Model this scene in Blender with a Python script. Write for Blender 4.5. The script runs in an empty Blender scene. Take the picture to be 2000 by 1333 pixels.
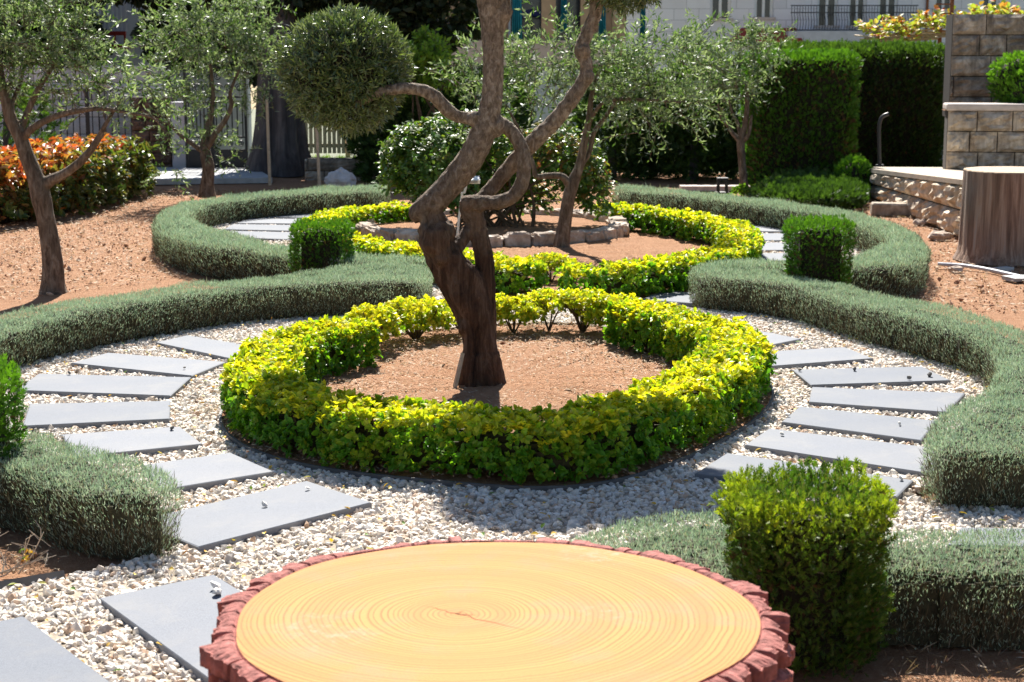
import bpy, math, random
import numpy as np
from mathutils import Vector

# ------------------------------------------------------------------ camera, world, sun, exposure
SC = bpy.context.scene
COL = SC.collection
FPX, CX, CY, HCAM = 3300.0, 1000.0, 666.5, 1.7
PITCH = math.atan((CY - 100.0) / FPX)
cd = bpy.data.cameras.new('camera')
cam = bpy.data.objects.new('camera', cd)
COL.objects.link(cam)
cam.location = (0, 0, HCAM)
cam.rotation_euler = (math.pi / 2 - PITCH, 0, 0)
cd.sensor_width = 36.0
cd.lens = FPX / 2000.0 * 36.0
cd.clip_start = 0.05
cd.clip_end = 600
cd.dof.use_dof = True
cd.dof.focus_distance = 7.4
cd.dof.aperture_fstop = 8.0
SC.camera = cam

SUN_EL, SUN_AZ = math.radians(44.5), math.radians(-3)
w = bpy.data.worlds.new('World')
SC.world = w
w.use_nodes = True
wn = w.node_tree
sky = wn.nodes.new('ShaderNodeTexSky')
sky.sky_type = 'NISHITA'
sky.sun_disc = False
sky.sun_elevation = SUN_EL
sky.sun_rotation = SUN_AZ
sky.altitude = 800
bg = wn.nodes['Background']
bg.inputs['Strength'].default_value = 0.05
wn.links.new(sky.outputs[0], bg.inputs['Color'])
ld = bpy.data.lights.new('sun', 'SUN')
ld.energy = 5.0
ld.angle = math.radians(0.53)
ld.color = (1.0, 0.955, 0.88)
sun = bpy.data.objects.new('sun', ld)
COL.objects.link(sun)
sd = Vector((math.sin(SUN_AZ) * math.cos(SUN_EL), math.cos(SUN_AZ) * math.cos(SUN_EL), math.sin(SUN_EL)))
sun.rotation_euler = sd.to_track_quat('Z', 'Y').to_euler()
sun.location = (0, 20, 30)
SC.view_settings.view_transform = 'Standard'
SC.view_settings.look = 'None'
SC.view_settings.exposure = 1.45
SC.view_settings.gamma = 1.0
SC.cycles.max_bounces = 8
SC.cycles.transparent_max_bounces = 4
SC.cycles.caustics_reflective = False
SC.cycles.caustics_refractive = False

# ------------------------------------------------------------------ helpers
rng = np.random.default_rng(11)
random.seed(5)
CP, SP = math.cos(PITCH), math.sin(PITCH)


def ray(px, py):
    a = (px - CX) / FPX
    b = (CY - py) / FPX
    return np.array([a, CP + b * SP, -SP + b * CP])


def U(px, py, z=0.0):
    """point of the photo taken as lying on the level z"""
    d = ray(px, py)
    t = (z - HCAM) / d[2]
    return np.array([0, 0, HCAM]) + d * t


def A(px, py, D):
    """point of the photo taken as lying D metres away"""
    d = ray(px, py)
    return np.array([0, 0, HCAM]) + d * (D / d[1])


def PXM(D):
    return FPX / D


BASE = {}


def thing(name, label, cat, loc=(0, 0, 0), group=None, kind=None):
    o = bpy.data.objects.new(name, None)
    o.empty_display_size = 0.1
    COL.objects.link(o)
    o.location = loc
    BASE[o.name] = np.array(loc, float)
    tag(o, label, cat, group, kind)
    return o


def tag(o, label=None, cat=None, group=None, kind=None):
    if label:
        o['label'] = label
    if cat:
        o['category'] = cat
    if group:
        o['group'] = group
    if kind:
        o['kind'] = kind
    return o


def mesh(name, V, F, mat, parent=None, smooth=False, attrs=None, loc=None):
    """V (n,3); F a list of arrays (m,3)/(m,4) or python lists -> ONE mesh object"""
    V = np.asarray(V, np.float32)
    if isinstance(F, np.ndarray):
        F = [F]
    li, starts, s = [], [], 0
    for f in F:
        f = np.asarray(f)
        if f.ndim == 1:
            f = f[None, :]
        if len(f) == 0:
            continue
        k = f.shape[1]
        li.append(f.ravel())
        starts.append(s + np.arange(len(f)) * k)
        s += f.size
    li = np.concatenate(li).astype(np.int32)
    starts = np.concatenate(starts).astype(np.int32)
    if parent is not None:
        base = BASE[parent.name]
    elif loc is not None:
        base = np.array(loc, float)
    else:
        base = np.zeros(3)
    me = bpy.data.meshes.new(name)
    me.vertices.add(len(V))
    me.vertices.foreach_set('co', (V - base.astype(np.float32)).ravel())
    me.loops.add(len(li))
    me.loops.foreach_set('vertex_index', li)
    me.polygons.add(len(starts))
    me.polygons.foreach_set('loop_start', starts)
    if smooth:
        me.polygons.foreach_set('use_smooth', np.ones(len(starts), bool))
    else:
        me.polygons.foreach_set('use_smooth', np.zeros(len(starts), bool))
    if attrs:
        for k, v in attrs.items():
            at = me.attributes.new(k, 'FLOAT', 'POINT')
            at.data.foreach_set('value', np.asarray(v, np.float32))
    me.update(calc_edges=True)
    me.validate()
    me.materials.append(mat)
    o = bpy.data.objects.new(name, me)
    COL.objects.link(o)
    if parent is not None:
        o.parent = parent
    else:
        o.location = base
    BASE[o.name] = base
    return o


class MB:
    """collects pieces of one mesh"""

    def __init__(s):
        s.V, s.F, s.n = [], [], 0

    def add(s, V, F):
        V = np.asarray(V, float)
        s.V.append(V)
        if isinstance(F, np.ndarray):
            F = [F]
        for f in F:
            f = np.asarray(f)
            if f.ndim == 1:
                f = f[None, :]
            s.F.append(f + s.n)
        s.n += len(V)

    def box(s, c, size, rz=0.0, jit=0.0, rx=0.0):
        x, y, z = np.array(size) / 2.0
        V = np.array([[-x, -y, -z], [x, -y, -z], [x, y, -z], [-x, y, -z], [-x, -y, z], [x, -y, z], [x, y, z], [-x, y, z]])
        if jit:
            V = V + rng.normal(0, jit, V.shape)
        if rx:
            c_, s_ = math.cos(rx), math.sin(rx)
            V = V @ np.array([[1, 0, 0], [0, c_, s_], [0, -s_, c_]])
        c_, s_ = math.cos(rz), math.sin(rz)
        V = V @ np.array([[c_, s_, 0], [-s_, c_, 0], [0, 0, 1]])
        s.add(V + np.array(c), np.array([[0, 3, 2, 1], [4, 5, 6, 7], [0, 1, 5, 4], [1, 2, 6, 5], [2, 3, 7, 6], [3, 0, 4, 7]]))

    def box2(s, p0, p1):
        p0, p1 = np.array(p0, float), np.array(p1, float)
        s.box((p0 + p1) / 2, np.abs(p1 - p0))

    def tube(s, P, R, n=8, ridge=0.0, ph=0.0, cap=True):
        P = np.asarray(P, float)
        R = np.asarray(R, float)
        T = np.gradient(P, axis=0)
        T /= np.linalg.norm(T, axis=1, keepdims=True) + 1e-9
        u = np.cross(T[0], [0.31, 0.93, 0.17])
        u /= np.linalg.norm(u)
        th = np.linspace(0, 2 * np.pi, n, endpoint=False)
        V = []
        for i in range(len(P)):
            u = u - T[i] * np.dot(u, T[i])
            u /= np.linalg.norm(u) + 1e-9
            v = np.cross(T[i], u)
            r = R[i] * (1 + ridge * (np.sin(3 * th + ph + i * 0.22) * 0.6 + np.sin(5 * th - ph * 2 - i * 0.13) * 0.4))
            V.append(P[i] + np.outer(r * np.cos(th), u) + np.outer(r * np.sin(th), v))
        V = np.concatenate(V)
        m = len(P)
        i, j = np.meshgrid(np.arange(m - 1), np.arange(n), indexing='ij')
        j2 = (j + 1) % n
        q = np.stack([i * n + j, i * n + j2, (i + 1) * n + j2, (i + 1) * n + j], -1).reshape(-1, 4)
        F = [q]
        if cap:
            F += [np.arange(n)[::-1][None, :], (np.arange(n) + (m - 1) * n)[None, :]]
        s.add(V, F)

    def ball(s, c, r, nu=10, nv=7, jit=0.0):
        th = np.linspace(0, 2 * np.pi, nu, endpoint=False)
        ph = np.linspace(0.0, np.pi, nv + 2)[1:-1]
        V = [[0, 0, 1]]
        for p in ph:
            for t in th:
                V.append([math.sin(p) * math.cos(t), math.sin(p) * math.sin(t), math.cos(p)])
        V.append([0, 0, -1])
        V = np.array(V)
        if jit:
            V = V * (1 + rng.normal(0, jit, (len(V), 1)))
        V = V * np.array(r) + np.array(c)
        tri, quad = [], []
        for a in range(nu):
            b = (a + 1) % nu
            tri.append([0, 1 + a, 1 + b])
            e = 1 + (nv - 1) * nu
            tri.append([len(V) - 1, e + b, e + a])
            for k in range(nv - 1):
                o = 1 + k * nu
                quad.append([o + a, o + nu + a, o + nu + b, o + b])
        s.add(V, [np.array(tri), np.array(quad)])

    def build(s, name, mat, parent=None, smooth=False, loc=None):
        return mesh(name, np.concatenate(s.V), s.F, mat, parent, smooth, None, loc)


def spline(P, n):
    """Catmull-Rom through rows of P, n samples per span"""
    P = np.asarray(P, float)
    Q = np.vstack([2 * P[0] - P[1], P, 2 * P[-1] - P[-2]])
    out = []
    for i in range(1, len(Q) - 2):
        t = np.linspace(0, 1, n, endpoint=False)[:, None]
        p0, p1, p2, p3 = Q[i - 1], Q[i], Q[i + 1], Q[i + 2]
        out.append(0.5 * (2 * p1 + (p2 - p0) * t + (2 * p0 - 5 * p1 + 4 * p2 - p3) * t ** 2 + (3 * p1 - p0 - 3 * p2 + p3) * t ** 3))
    out.append(P[-1:])
    return np.vstack(out)


def resample(P, step, closed=False):
    P = np.asarray(P, float)
    if closed:
        P = np.vstack([P, P[:1]])
    L = np.r_[0, np.cumsum(np.linalg.norm(np.diff(P, axis=0), axis=1))]
    n = max(3, int(L[-1] / step))
    t = np.linspace(0, L[-1], n, endpoint=not closed)
    return np.stack([np.interp(t, L, P[:, k]) for k in range(P.shape[1])], 1)


def chaikin(P, k=2):
    P = np.asarray(P, float)
    for _ in range(k):
        N = np.roll(P, -1, 0)
        P = np.stack([P * .75 + N * .25, P * .25 + N * .75], 1).reshape(-1, P.shape[1])
    return P


def inside(Q, poly):
    x, y = Q[:, 0], Q[:, 1]
    r = np.zeros(len(Q), bool)
    n = len(poly)
    for i in range(n):
        x1, y1 = poly[i]
        x2, y2 = poly[(i + 1) % n]
        c = ((y1 > y) != (y2 > y))
        if c.any():
            r ^= c & (x < (x2 - x1) * (y - y1) / (y2 - y1 + 1e-12) + x1)
    return r


def bdist(Q, poly):
    d = np.full(len(Q), 9.0)
    n = len(poly)
    for i in range(n):
        a = poly[i]
        b = poly[(i + 1) % n]
        ab = b - a
        t = np.clip(((Q - a) @ ab) / (ab @ ab + 1e-12), 0, 1)
        d = np.minimum(d, np.linalg.norm(Q - a - t[:, None] * ab, axis=1))
    return d


def area(poly):
    x, y = poly[:, 0], poly[:, 1]
    return 0.5 * np.sum(x * np.roll(y, -1) - np.roll(x, -1) * y)


def unit(v):
    return v / (np.linalg.norm(v, axis=-1, keepdims=True) + 1e-9)


def rnd(n):
    return unit(rng.normal(0, 1, (n, 3)))


def wob(P, s, seed=0.0):
    """cheap smooth noise -1..1"""
    x, y, z = P[:, 0] * s, P[:, 1] * s, P[:, 2] * s
    return (np.sin(x * 1.7 + 1.3 * np.sin(y * 1.1 + seed) + seed) + np.sin(y * 2.1 + 1.7 * np.sin(z * 1.3 - seed) + 2 * seed)
            + np.sin(z * 1.9 + 1.1 * np.sin(x * 1.5 + seed) - seed)) / 3


# leaf templates: x = side (half width 1), y = along 0..1, z = out of the blade
BLADE = (np.array([[0, 0, 0], [-1, .45, 0.0], [0, 1, 0], [1, .45, 0.0]]), np.array([[0, 3, 2], [0, 2, 1]]))
OVATE = (np.array([[0, 0, 0], [-.85, .35, .12], [-.8, .68, .08], [0, 1, -.08], [.8, .68, .08], [.85, .35, .12], [0, .36, 0], [0, .7, -.02]]),
         np.array([[0, 6, 1], [6, 7, 2], [6, 2, 1], [7, 3, 2], [0, 5, 6], [6, 5, 4], [6, 4, 7], [7, 4, 3]]))


def _spray():
    V, F = [], []
    k = 0
    for a, l, o in ((0, 1, 0), (.55, .72, .12), (-.55, .72, .12), (.85, .5, .34), (-.85, .5, .34), (.6, .42, .55), (-.6, .42, .55)):
        d = np.array([math.sin(a), math.cos(a)])
        s_ = np.array([d[1], -d[0]])
        b = np.array([0, o])
        for p in (b, b + d * l * .5 - s_ * .075, b + d * l, b + d * l * .5 + s_ * .075):
            V.append([p[0], p[1], 0.10 * abs(p[0])])
        F += [[k, k + 3, k + 2], [k, k + 2, k + 1]]
        k += 4
    return np.array(V), np.array(F)


SPRAY = _spray()


def inst(tpl, P, ax, nr, L, W):
    """instances of a leaf template -> V, F, number of verts each"""
    tv, tf = tpl
    ax = unit(ax)
    sd_ = unit(np.cross(ax, nr))
    nn = np.cross(sd_, ax)
    n, k = len(P), len(tv)
    V = (P[:, None, :] + tv[None, :, 1, None] * (ax * np.reshape(L, (-1, 1)))[:, None, :]
         + tv[None, :, 0, None] * (sd_ * np.reshape(W, (-1, 1)))[:, None, :]
         + tv[None, :, 2, None] * (nn * np.reshape(L, (-1, 1)))[:, None, :]).reshape(-1, 3)
    F = (tf[None] + (np.arange(n) * k)[:, None, None]).reshape(-1, 3)
    return V, F, k


# ------------------------------------------------------------------ materials
def newmat(name):
    m = bpy.data.materials.new(name)
    m.use_nodes = True
    nt = m.node_tree
    return m, nt, nt.nodes['Principled BSDF']


def nd(nt, typ, **kw):
    n = nt.nodes.new(typ)
    for k, v in kw.items():
        if k in n.inputs:
            n.inputs[k].default_value = v
        else:
            setattr(n, k, v)
    return n


def ramp(nt, stops, fac=None):
    n = nt.nodes.new('ShaderNodeValToRGB')
    e = n.color_ramp.elements
    while len(e) < len(stops):
        e.new(0.5)
    for i, (p, c) in enumerate(stops):
        e[i].position = p
        e[i].color = (*c, 1)
    if fac is not None:
        nt.links.new(fac, n.inputs[0])
    return n


def mix(nt, fac, a, b, mode='MIX'):
    n = nt.nodes.new('ShaderNodeMix')
    n.data_type = 'RGBA'
    n.blend_type = mode
    for i, v in ((0, fac), (6, a), (7, b)):
        if hasattr(v, 'is_linked'):
            nt.links.new(v, n.inputs[i])
        else:
            n.inputs[i].default_value = v if i == 0 else (*v, 1)
    return n.outputs[2]


def coords(nt, scale=(1, 1, 1), kind='Object'):
    tc = nt.nodes.new('ShaderNodeTexCoord')
    mp = nt.nodes.new('ShaderNodeMapping')
    mp.inputs['Scale'].default_value = scale
    nt.links.new(tc.outputs[kind], mp.inputs[0])
    return mp.outputs[0]


def noise(nt, co, scale, detail=4, rough=.55, dist=0.0):
    n = nd(nt, 'ShaderNodeTexNoise')
    n.inputs['Scale'].default_value = scale
    n.inputs['Detail'].default_value = detail
    n.inputs['Roughness'].default_value = rough
    n.inputs['Distortion'].default_value = dist
    nt.links.new(co, n.inputs['Vector'])
    return n.outputs[0]


def bump(nt, bs, h, strength=.5, dist=.01):
    b = nd(nt, 'ShaderNodeBump')
    b.inputs['Strength'].default_value = strength
    b.inputs['Distance'].default_value = dist
    nt.links.new(h, b.inputs['Height'])
    nt.links.new(b.outputs[0], bs.inputs['Normal'])


def leafmat(name, cols, tips=None, trans=.35, rough=.5, spec=.35, back=None, tcol=(1.15, 1.25, .55)):
    """cols: colours picked at random per leaf; tips: colours of young growth and painted sun sparkle (attribute 'tip')"""
    m, nt, bs = newmat(name)
    g = nd(nt, 'ShaderNodeNewGeometry')
    n = len(cols)
    r = ramp(nt, [((i + .5) / n, c) for i, c in enumerate(cols)], g.outputs['Random Per Island'])
    c = r.outputs[0]
    if tips:
        at = nd(nt, 'ShaderNodeAttribute', attribute_name='tip')
        k = len(tips)
        r2 = ramp(nt, [((i + .5) / k, q) for i, q in enumerate(tips)], g.outputs['Random Per Island'])
        c = mix(nt, at.outputs['Fac'], c, r2.outputs[0])
    if back:
        c = mix(nt, g.outputs['Backfacing'], c, back)
    nt.links.new(c, bs.inputs['Base Color'])
    bs.inputs['Roughness'].default_value = rough
    bs.inputs['Specular IOR Level'].default_value = spec
    if trans > 0:
        t = nd(nt, 'ShaderNodeBsdfTranslucent')
        tc = mix(nt, 1.0, c, tcol, 'MULTIPLY')
        nt.links.new(tc, t.inputs['Color'])
        ms = nd(nt, 'ShaderNodeMixShader')
        ms.inputs[0].default_value = trans
        nt.links.new(bs.outputs[0], ms.inputs[1])
        nt.links.new(t.outputs[0], ms.inputs[2])
        nt.links.new(ms.outputs[0], nt.nodes['Material Output'].inputs['Surface'])
    return m


def plain(name, col, rough=.6, metal=0.0, spec=.3, var=.15, scale=14, bmp=.0):
    m, nt, bs = newmat(name)
    co = coords(nt)
    f = noise(nt, co, scale, 5)
    lo = tuple(x * (1 - var) for x in col)
    hi = tuple(min(1, x * (1 + var)) for x in col)
    nt.links.new(ramp(nt, [(.3, lo), (.7, hi)], f).outputs[0], bs.inputs['Base Color'])
    bs.inputs['Roughness'].default_value = rough
    bs.inputs['Metallic'].default_value = metal
    bs.inputs['Specular IOR Level'].default_value = spec
    if bmp:
        bump(nt, bs, f, bmp, .01)
    return m


def barkmat(name, a, b, c, sc=18, stretch=.22, bmp=.8, dist=.015):
    m, nt, bs = newmat(name)
    co = coords(nt, (1, 1, stretch))
    f1 = noise(nt, co, sc, 8, .65, .6)
    f2 = noise(nt, coords(nt), 5, 4)
    col = ramp(nt, [(.32, a), (.5, b), (.7, c)], f1).outputs[0]
    col = mix(nt, ramp(nt, [(.4, (0, 0, 0)), (.7, (.6, .6, .6))], f2).outputs[0], col, tuple(x * .6 for x in b), 'MIX')
    nt.links.new(col, bs.inputs['Base Color'])
    bs.inputs['Roughness'].default_value = .85
    bs.inputs['Specular IOR Level'].default_value = .2
    bump(nt, bs, f1, bmp, dist)
    return m


def islandmat(name, cols, rough=.8, nscale=60, spec=.25, bmp=.3):
    """stones: one colour per stone with grain"""
    m, nt, bs = newmat(name)
    g = nd(nt, 'ShaderNodeNewGeometry')
    n = len(cols)
    c = ramp(nt, [((i + .5) / n, q) for i, q in enumerate(cols)], g.outputs['Random Per Island']).outputs[0]
    f = noise(nt, coords(nt), nscale, 4)
    c = mix(nt, .35, c, ramp(nt, [(.3, (.35, .32, .28)), (.65, (1, 1, 1))], f).outputs[0], 'MULTIPLY')
    nt.links.new(c, bs.inputs['Base Color'])
    bs.inputs['Roughness'].default_value = rough
    bs.inputs['Specular IOR Level'].default_value = spec
    bump(nt, bs, f, bmp, .004)
    return m


M = {}


def soilmat():
    m, nt, bs = newmat('soil')
    co = coords(nt)
    f1 = noise(nt, co, 1.3, 6, .6)
    f2 = noise(nt, co, 34, 6, .75)
    f3 = noise(nt, co, 120, 3, .7)
    c = ramp(nt, [(.3, (.25, .105, .05)), (.5, (.45, .24, .135)), (.7, (.57, .37, .24))], f2).outputs[0]
    c = mix(nt, f1, c, (.43, .235, .135))
    c = mix(nt, ramp(nt, [(.62, (0, 0, 0)), (.7, (1, 1, 1))], f3).outputs[0], c, (.58, .45, .34))
    nt.links.new(c, bs.inputs['Base Color'])
    bs.inputs['Roughness'].default_value = .95
    bs.inputs['Specular IOR Level'].default_value = .1
    a = nd(nt, 'ShaderNodeMath', operation='ADD')
    nt.links.new(f2, a.inputs[0])
    nt.links.new(f3, a.inputs[1])
    bump(nt, bs, a.outputs[0], .9, .03)
    return m


M['soil'] = soilmat()
M['gravelbed'] = plain('gravel_bed', (.30, .25, .19), .95, var=.3, scale=40, bmp=.8)
M['pebble'] = islandmat('white_pebbles', [(.72, .66, .58), (.80, .75, .68), (.64, .53, .42), (.76, .69, .60), (.84, .81, .76), (.72, .61, .48), (.80, .76, .69), (.52, .34, .22), (.78, .74, .67), (.46, .42, .38)], nscale=45)
M['clod'] = islandmat('soil_clods', [(.40, .21, .12), (.50, .30, .18), (.30, .13, .07), (.60, .46, .34), (.46, .26, .15)], .95, 50)
M['straw'] = leafmat('dry_straw', [(.42, .30, .18), (.55, .44, .30), (.28, .15, .08), (.62, .52, .40), (.35, .20, .11)], trans=.1, rough=.8)
M['deadleaf'] = leafmat('fallen_leaves', [(.55, .32, .05), (.60, .42, .06), (.35, .12, .04), (.62, .48, .10), (.16, .26, .05)], trans=.2, rough=.6)


def slabmat():
    m, nt, bs = newmat('basalt_slab')
    co = coords(nt)
    f = noise(nt, co, 260, 3, .7)
    f2 = noise(nt, co, 2.3, 5, .6)
    c = ramp(nt, [(.3, (.128, .139, .163)), (.7, (.205, .220, .25))], f).outputs[0]
    c = mix(nt, ramp(nt, [(.4, (0, 0, 0)), (.75, (.6, .6, .6))], f2).outputs[0], c, (.20, .205, .22))
    f4 = noise(nt, coords(nt, (1, 2.4, 1)), 9, 6, .7, 1.2)
    c = mix(nt, ramp(nt, [(.63, (0, 0, 0)), (.72, (.55, .55, .55))], f4).outputs[0], c, (.10, .096, .092))
    f5 = noise(nt, coords(nt), 5.5, 7, .72, .6)
    c = mix(nt, ramp(nt, [(.52, (0, 0, 0)), (.72, (.45, .45, .45))], f5).outputs[0], c, (.245, .24, .232))
    oi = nd(nt, 'ShaderNodeObjectInfo')
    tone = ramp(nt, [(0, (.84, .85, .86)), (1, (1.12, 1.1, 1.08))], oi.outputs['Random']).outputs[0]
    c = mix(nt, 1.0, c, tone, 'MULTIPLY')
    nt.links.new(c, bs.inputs['Base Color'])
    bs.inputs['Roughness'].default_value = .75
    bs.inputs['Specular IOR Level'].default_value = .15
    bump(nt, bs, f, .15, .002)
    return m


M['slab'] = slabmat()
M['lav'] = leafmat('lavender_leaves', [(.22, .32, .215), (.30, .40, .295), (.38, .47, .375), (.24, .35, .23), (.52, .59, .49), (.34, .34, .22)], trans=.30, rough=.75, spec=.15, tcol=(1.0, 1.08, .8))
M['lavstem'] = leafmat('lavender_stems', [(.10, .065, .04), (.15, .11, .06), (.06, .038, .025), (.12, .13, .07), (.20, .17, .11)], trans=.05, rough=.85, spec=.1)
M['lavcore'] = plain('lavender_shaded_twig_core', (.05, .045, .024), .95, var=.5, scale=60, bmp=.8)  # interior wood colour, darkened to pass for depth shade between the shoots
M['euo'] = leafmat('golden_euonymus_leaves', [(.085, .24, .014), (.12, .31, .018), (.06, .18, .012), (.18, .38, .022)],
                   tips=[(.76, .68, .03), (.86, .78, .07), (.66, .64, .025), (.82, .62, .03), (.40, .52, .02)], trans=.45, rough=.42, spec=.35, tcol=(1.2, 1.25, .4))
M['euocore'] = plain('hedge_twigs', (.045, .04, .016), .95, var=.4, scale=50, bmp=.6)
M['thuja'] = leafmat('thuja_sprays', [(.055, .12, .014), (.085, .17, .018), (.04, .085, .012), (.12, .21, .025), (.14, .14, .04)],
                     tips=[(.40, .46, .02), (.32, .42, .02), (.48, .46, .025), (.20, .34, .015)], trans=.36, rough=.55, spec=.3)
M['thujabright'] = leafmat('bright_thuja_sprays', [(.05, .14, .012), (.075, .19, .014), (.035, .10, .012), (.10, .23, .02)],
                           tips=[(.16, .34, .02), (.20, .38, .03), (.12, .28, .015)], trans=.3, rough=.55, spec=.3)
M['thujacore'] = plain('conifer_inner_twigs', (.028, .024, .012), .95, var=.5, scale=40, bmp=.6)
M['browntwig'] = leafmat('brown_inner_sprays', [(.12, .06, .025), (.09, .05, .02), (.16, .085, .035), (.07, .06, .02)], trans=.1, rough=.8)
M['oliveleaf'] = leafmat('olive_leaves', [(.045, .10, .025), (.08, .15, .04), (.025, .055, .016), (.15, .25, .07), (.055, .11, .03), (.30, .37, .24), (.13, .20, .08)], trans=.36, rough=.5, spec=.4, back=(.23, .29, .21))
M['pomleaf'] = leafmat('pompom_olive_leaves', [(.045, .08, .024), (.065, .11, .03), (.032, .055, .018), (.12, .17, .05)], tips=[(.26, .34, .10), (.20, .28, .08)], trans=.28, rough=.30, spec=.65, back=(.16, .19, .12))  # tips put sunlit sparkle into the leaf colour
M['roseleaf'] = leafmat('rose_leaves', [(.06, .14, .025), (.10, .21, .03), (.045, .10, .02), (.16, .28, .045)], tips=[(.34, .12, .05), (.26, .30, .04), (.40, .10, .06)], trans=.38, rough=.42, spec=.55)
M['photinia'] = leafmat('photinia_leaves', [(.05, .10, .02), (.12, .17, .03), (.17, .19, .04), (.04, .07, .02), (.24, .22, .07)], tips=[(.62, .09, .03), (.66, .16, .05), (.50, .06, .03), (.60, .34, .12)], trans=.38, rough=.42, spec=.45)
M['darkleaf'] = leafmat('dark_tree_leaves', [(.02, .032, .012), (.03, .045, .015), (.016, .022, .010), (.05, .06, .02)], trans=.2, rough=.5)
M['conifer'] = leafmat('dark_conifer_sprays', [(.026, .062, .013), (.042, .09, .016), (.018, .042, .011), (.07, .13, .022)], tips=[(.13, .23, .03), (.09, .17, .025)], trans=.34, rough=.6)
M['yellowshrub'] = leafmat('yellow_green_leaves', [(.16, .30, .03), (.24, .38, .04), (.12, .22, .03)], trans=.4, rough=.5)
M['vine'] = leafmat('vine_leaves', [(.30, .38, .05), (.40, .42, .08), (.20, .28, .04), (.50, .10, .04), (.55, .45, .12)], trans=.35, rough=.5)
M['grass'] = leafmat('grass_blades', [(.10, .20, .03), (.16, .28, .05), (.22, .30, .07)], trans=.35, rough=.6)
M['olivebark'] = barkmat('grey_olive_bark', (.05, .034, .024), (.17, .125, .09), (.33, .275, .215), 34, .30, 1.0, .03)
def trunkmat():
    m, nt, bs = newmat('old_olive_bark')
    f1 = noise(nt, coords(nt, (1, 1, .12)), 22, 8, .7, .5)
    f2 = noise(nt, coords(nt, (1, 1, .55)), 48, 8, .68, .5)
    f3 = noise(nt, coords(nt), 6, 4, .6)
    old = ramp(nt, [(.35, (.022, .011, .007)), (.52, (.105, .055, .034)), (.68, (.23, .145, .10))], f1).outputs[0]
    young = ramp(nt, [(.3, (.085, .06, .04)), (.5, (.27, .21, .155)), (.68, (.50, .425, .34))], f2).outputs[0]
    tc = nt.nodes.new('ShaderNodeTexCoord')
    sp = nt.nodes.new('ShaderNodeSeparateXYZ')
    nt.links.new(tc.outputs['Object'], sp.inputs[0])
    ma = nd(nt, 'ShaderNodeMath', operation='MULTIPLY_ADD')
    nt.links.new(f3, ma.inputs[0])
    ma.inputs[1].default_value = .55
    nt.links.new(sp.outputs['Z'], ma.inputs[2])
    k = ramp(nt, [(.43, (0, 0, 0)), (.72, (1, 1, 1))], None)
    dv = nd(nt, 'ShaderNodeMath', operation='DIVIDE')
    nt.links.new(ma.outputs[0], dv.inputs[0])
    dv.inputs[1].default_value = 2.2
    nt.links.new(dv.outputs[0], k.inputs[0])
    nt.links.new(mix(nt, k.outputs[0], old, young), bs.inputs['Base Color'])
    bs.inputs['Roughness'].default_value = .85
    bs.inputs['Specular IOR Level'].default_value = .2
    h = nd(nt, 'ShaderNodeMath', operation='ADD')
    nt.links.new(f1, h.inputs[0])
    nt.links.new(f2, h.inputs[1])
    bump(nt, bs, h.outputs[0], 1.0, .03)
    return m


M['trunkbark'] = trunkmat()
M['darkbark'] = barkmat('dark_bark', (.03, .026, .026), (.085, .075, .075), (.15, .135, .13), 9, .1, 1.0, .04)
M['twig'] = plain('thin_twigs', (.10, .065, .04), .85, var=.35, scale=30)
M['stake'] = plain('weathered_stake', (.48, .40, .30), .8, var=.2, scale=30)
M['edging'] = plain('grey_edging_strip', (.13, .125, .12), .7, var=.2, scale=20)
M['black'] = plain('black_metal', (.018, .018, .02), .45, .3, .5, .2)
M['white'] = plain('white_paint', (.70, .70, .68), .5, 0, .4, .06)
M['plaster'] = plain('grey_plaster', (.50, .50, .53), .9, var=.1, scale=5)  # one even grey plaster colour for house, pier and balcony
M['concrete'] = plain('pale_concrete', (.42, .42, .42), .85, var=.18, scale=9, bmp=.2)
M['pipe'] = plain('grey_plastic_pipe', (.45, .47, .52), .5, var=.1)


def stonemat(name, a, b, c, sc=7, streak=False):
    m, nt, bs = newmat(name)
    g = nd(nt, 'ShaderNodeNewGeometry')
    f = noise(nt, coords(nt), sc, 8, .68, .4)
    col = ramp(nt, [(.3, a), (.5, b), (.68, c)], f).outputs[0]
    f3 = noise(nt, coords(nt, (2.2, 2.2, .35)), 5, 5, .6)
    if streak:
        col = mix(nt, ramp(nt, [(.45, (0, 0, 0)), (.7, (.75, .75, .75))], f3).outputs[0], col, tuple(x * .4 for x in b))
    rr = ramp(nt, [(0, (.72, .70, .68)), (1, (1.1, 1.08, 1.05))], g.outputs['Random Per Island']).outputs[0]
    col = mix(nt, 1.0, col, rr, 'MULTIPLY')
    nt.links.new(col, bs.inputs['Base Color'])
    bs.inputs['Roughness'].default_value = .9
    bs.inputs['Specular IOR Level'].default_value = .2
    bump(nt, bs, f, .8, .02)
    return m


M['wallstone'] = stonemat('weathered_limestone', (.30, .22, .15), (.62, .52, .40), (.76, .69, .59), 8, True)
M['oldstone'] = stonemat('brown_weathered_stone', (.13, .105, .08), (.34, .29, .235), (.54, .49, .42), 8, True)
M['ringstone'] = stonemat('pale_rock', (.30, .22, .17), (.52, .43, .36), (.66, .60, .54), 11)
M['paleblock'] = stonemat('pale_block_wall', (.46, .46, .48), (.60, .60, .62), (.70, .70, .72), 5)
M['pier'] = stonemat('dark_rubble', (.05, .03, .022), (.13, .085, .065), (.22, .17, .14), 8)
M['coping'] = plain('pale_coping', (.52, .45, .40), .9, var=.2, scale=8, bmp=.4)  # one even pale stone colour for copings, kerb and sills
M['platform'] = plain('platform_paving', (.40, .335, .26), .9, var=.16, scale=6, bmp=.4)
M['joint'] = plain('dark_joint', (.05, .04, .032), .95)
M['facade'] = None


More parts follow.
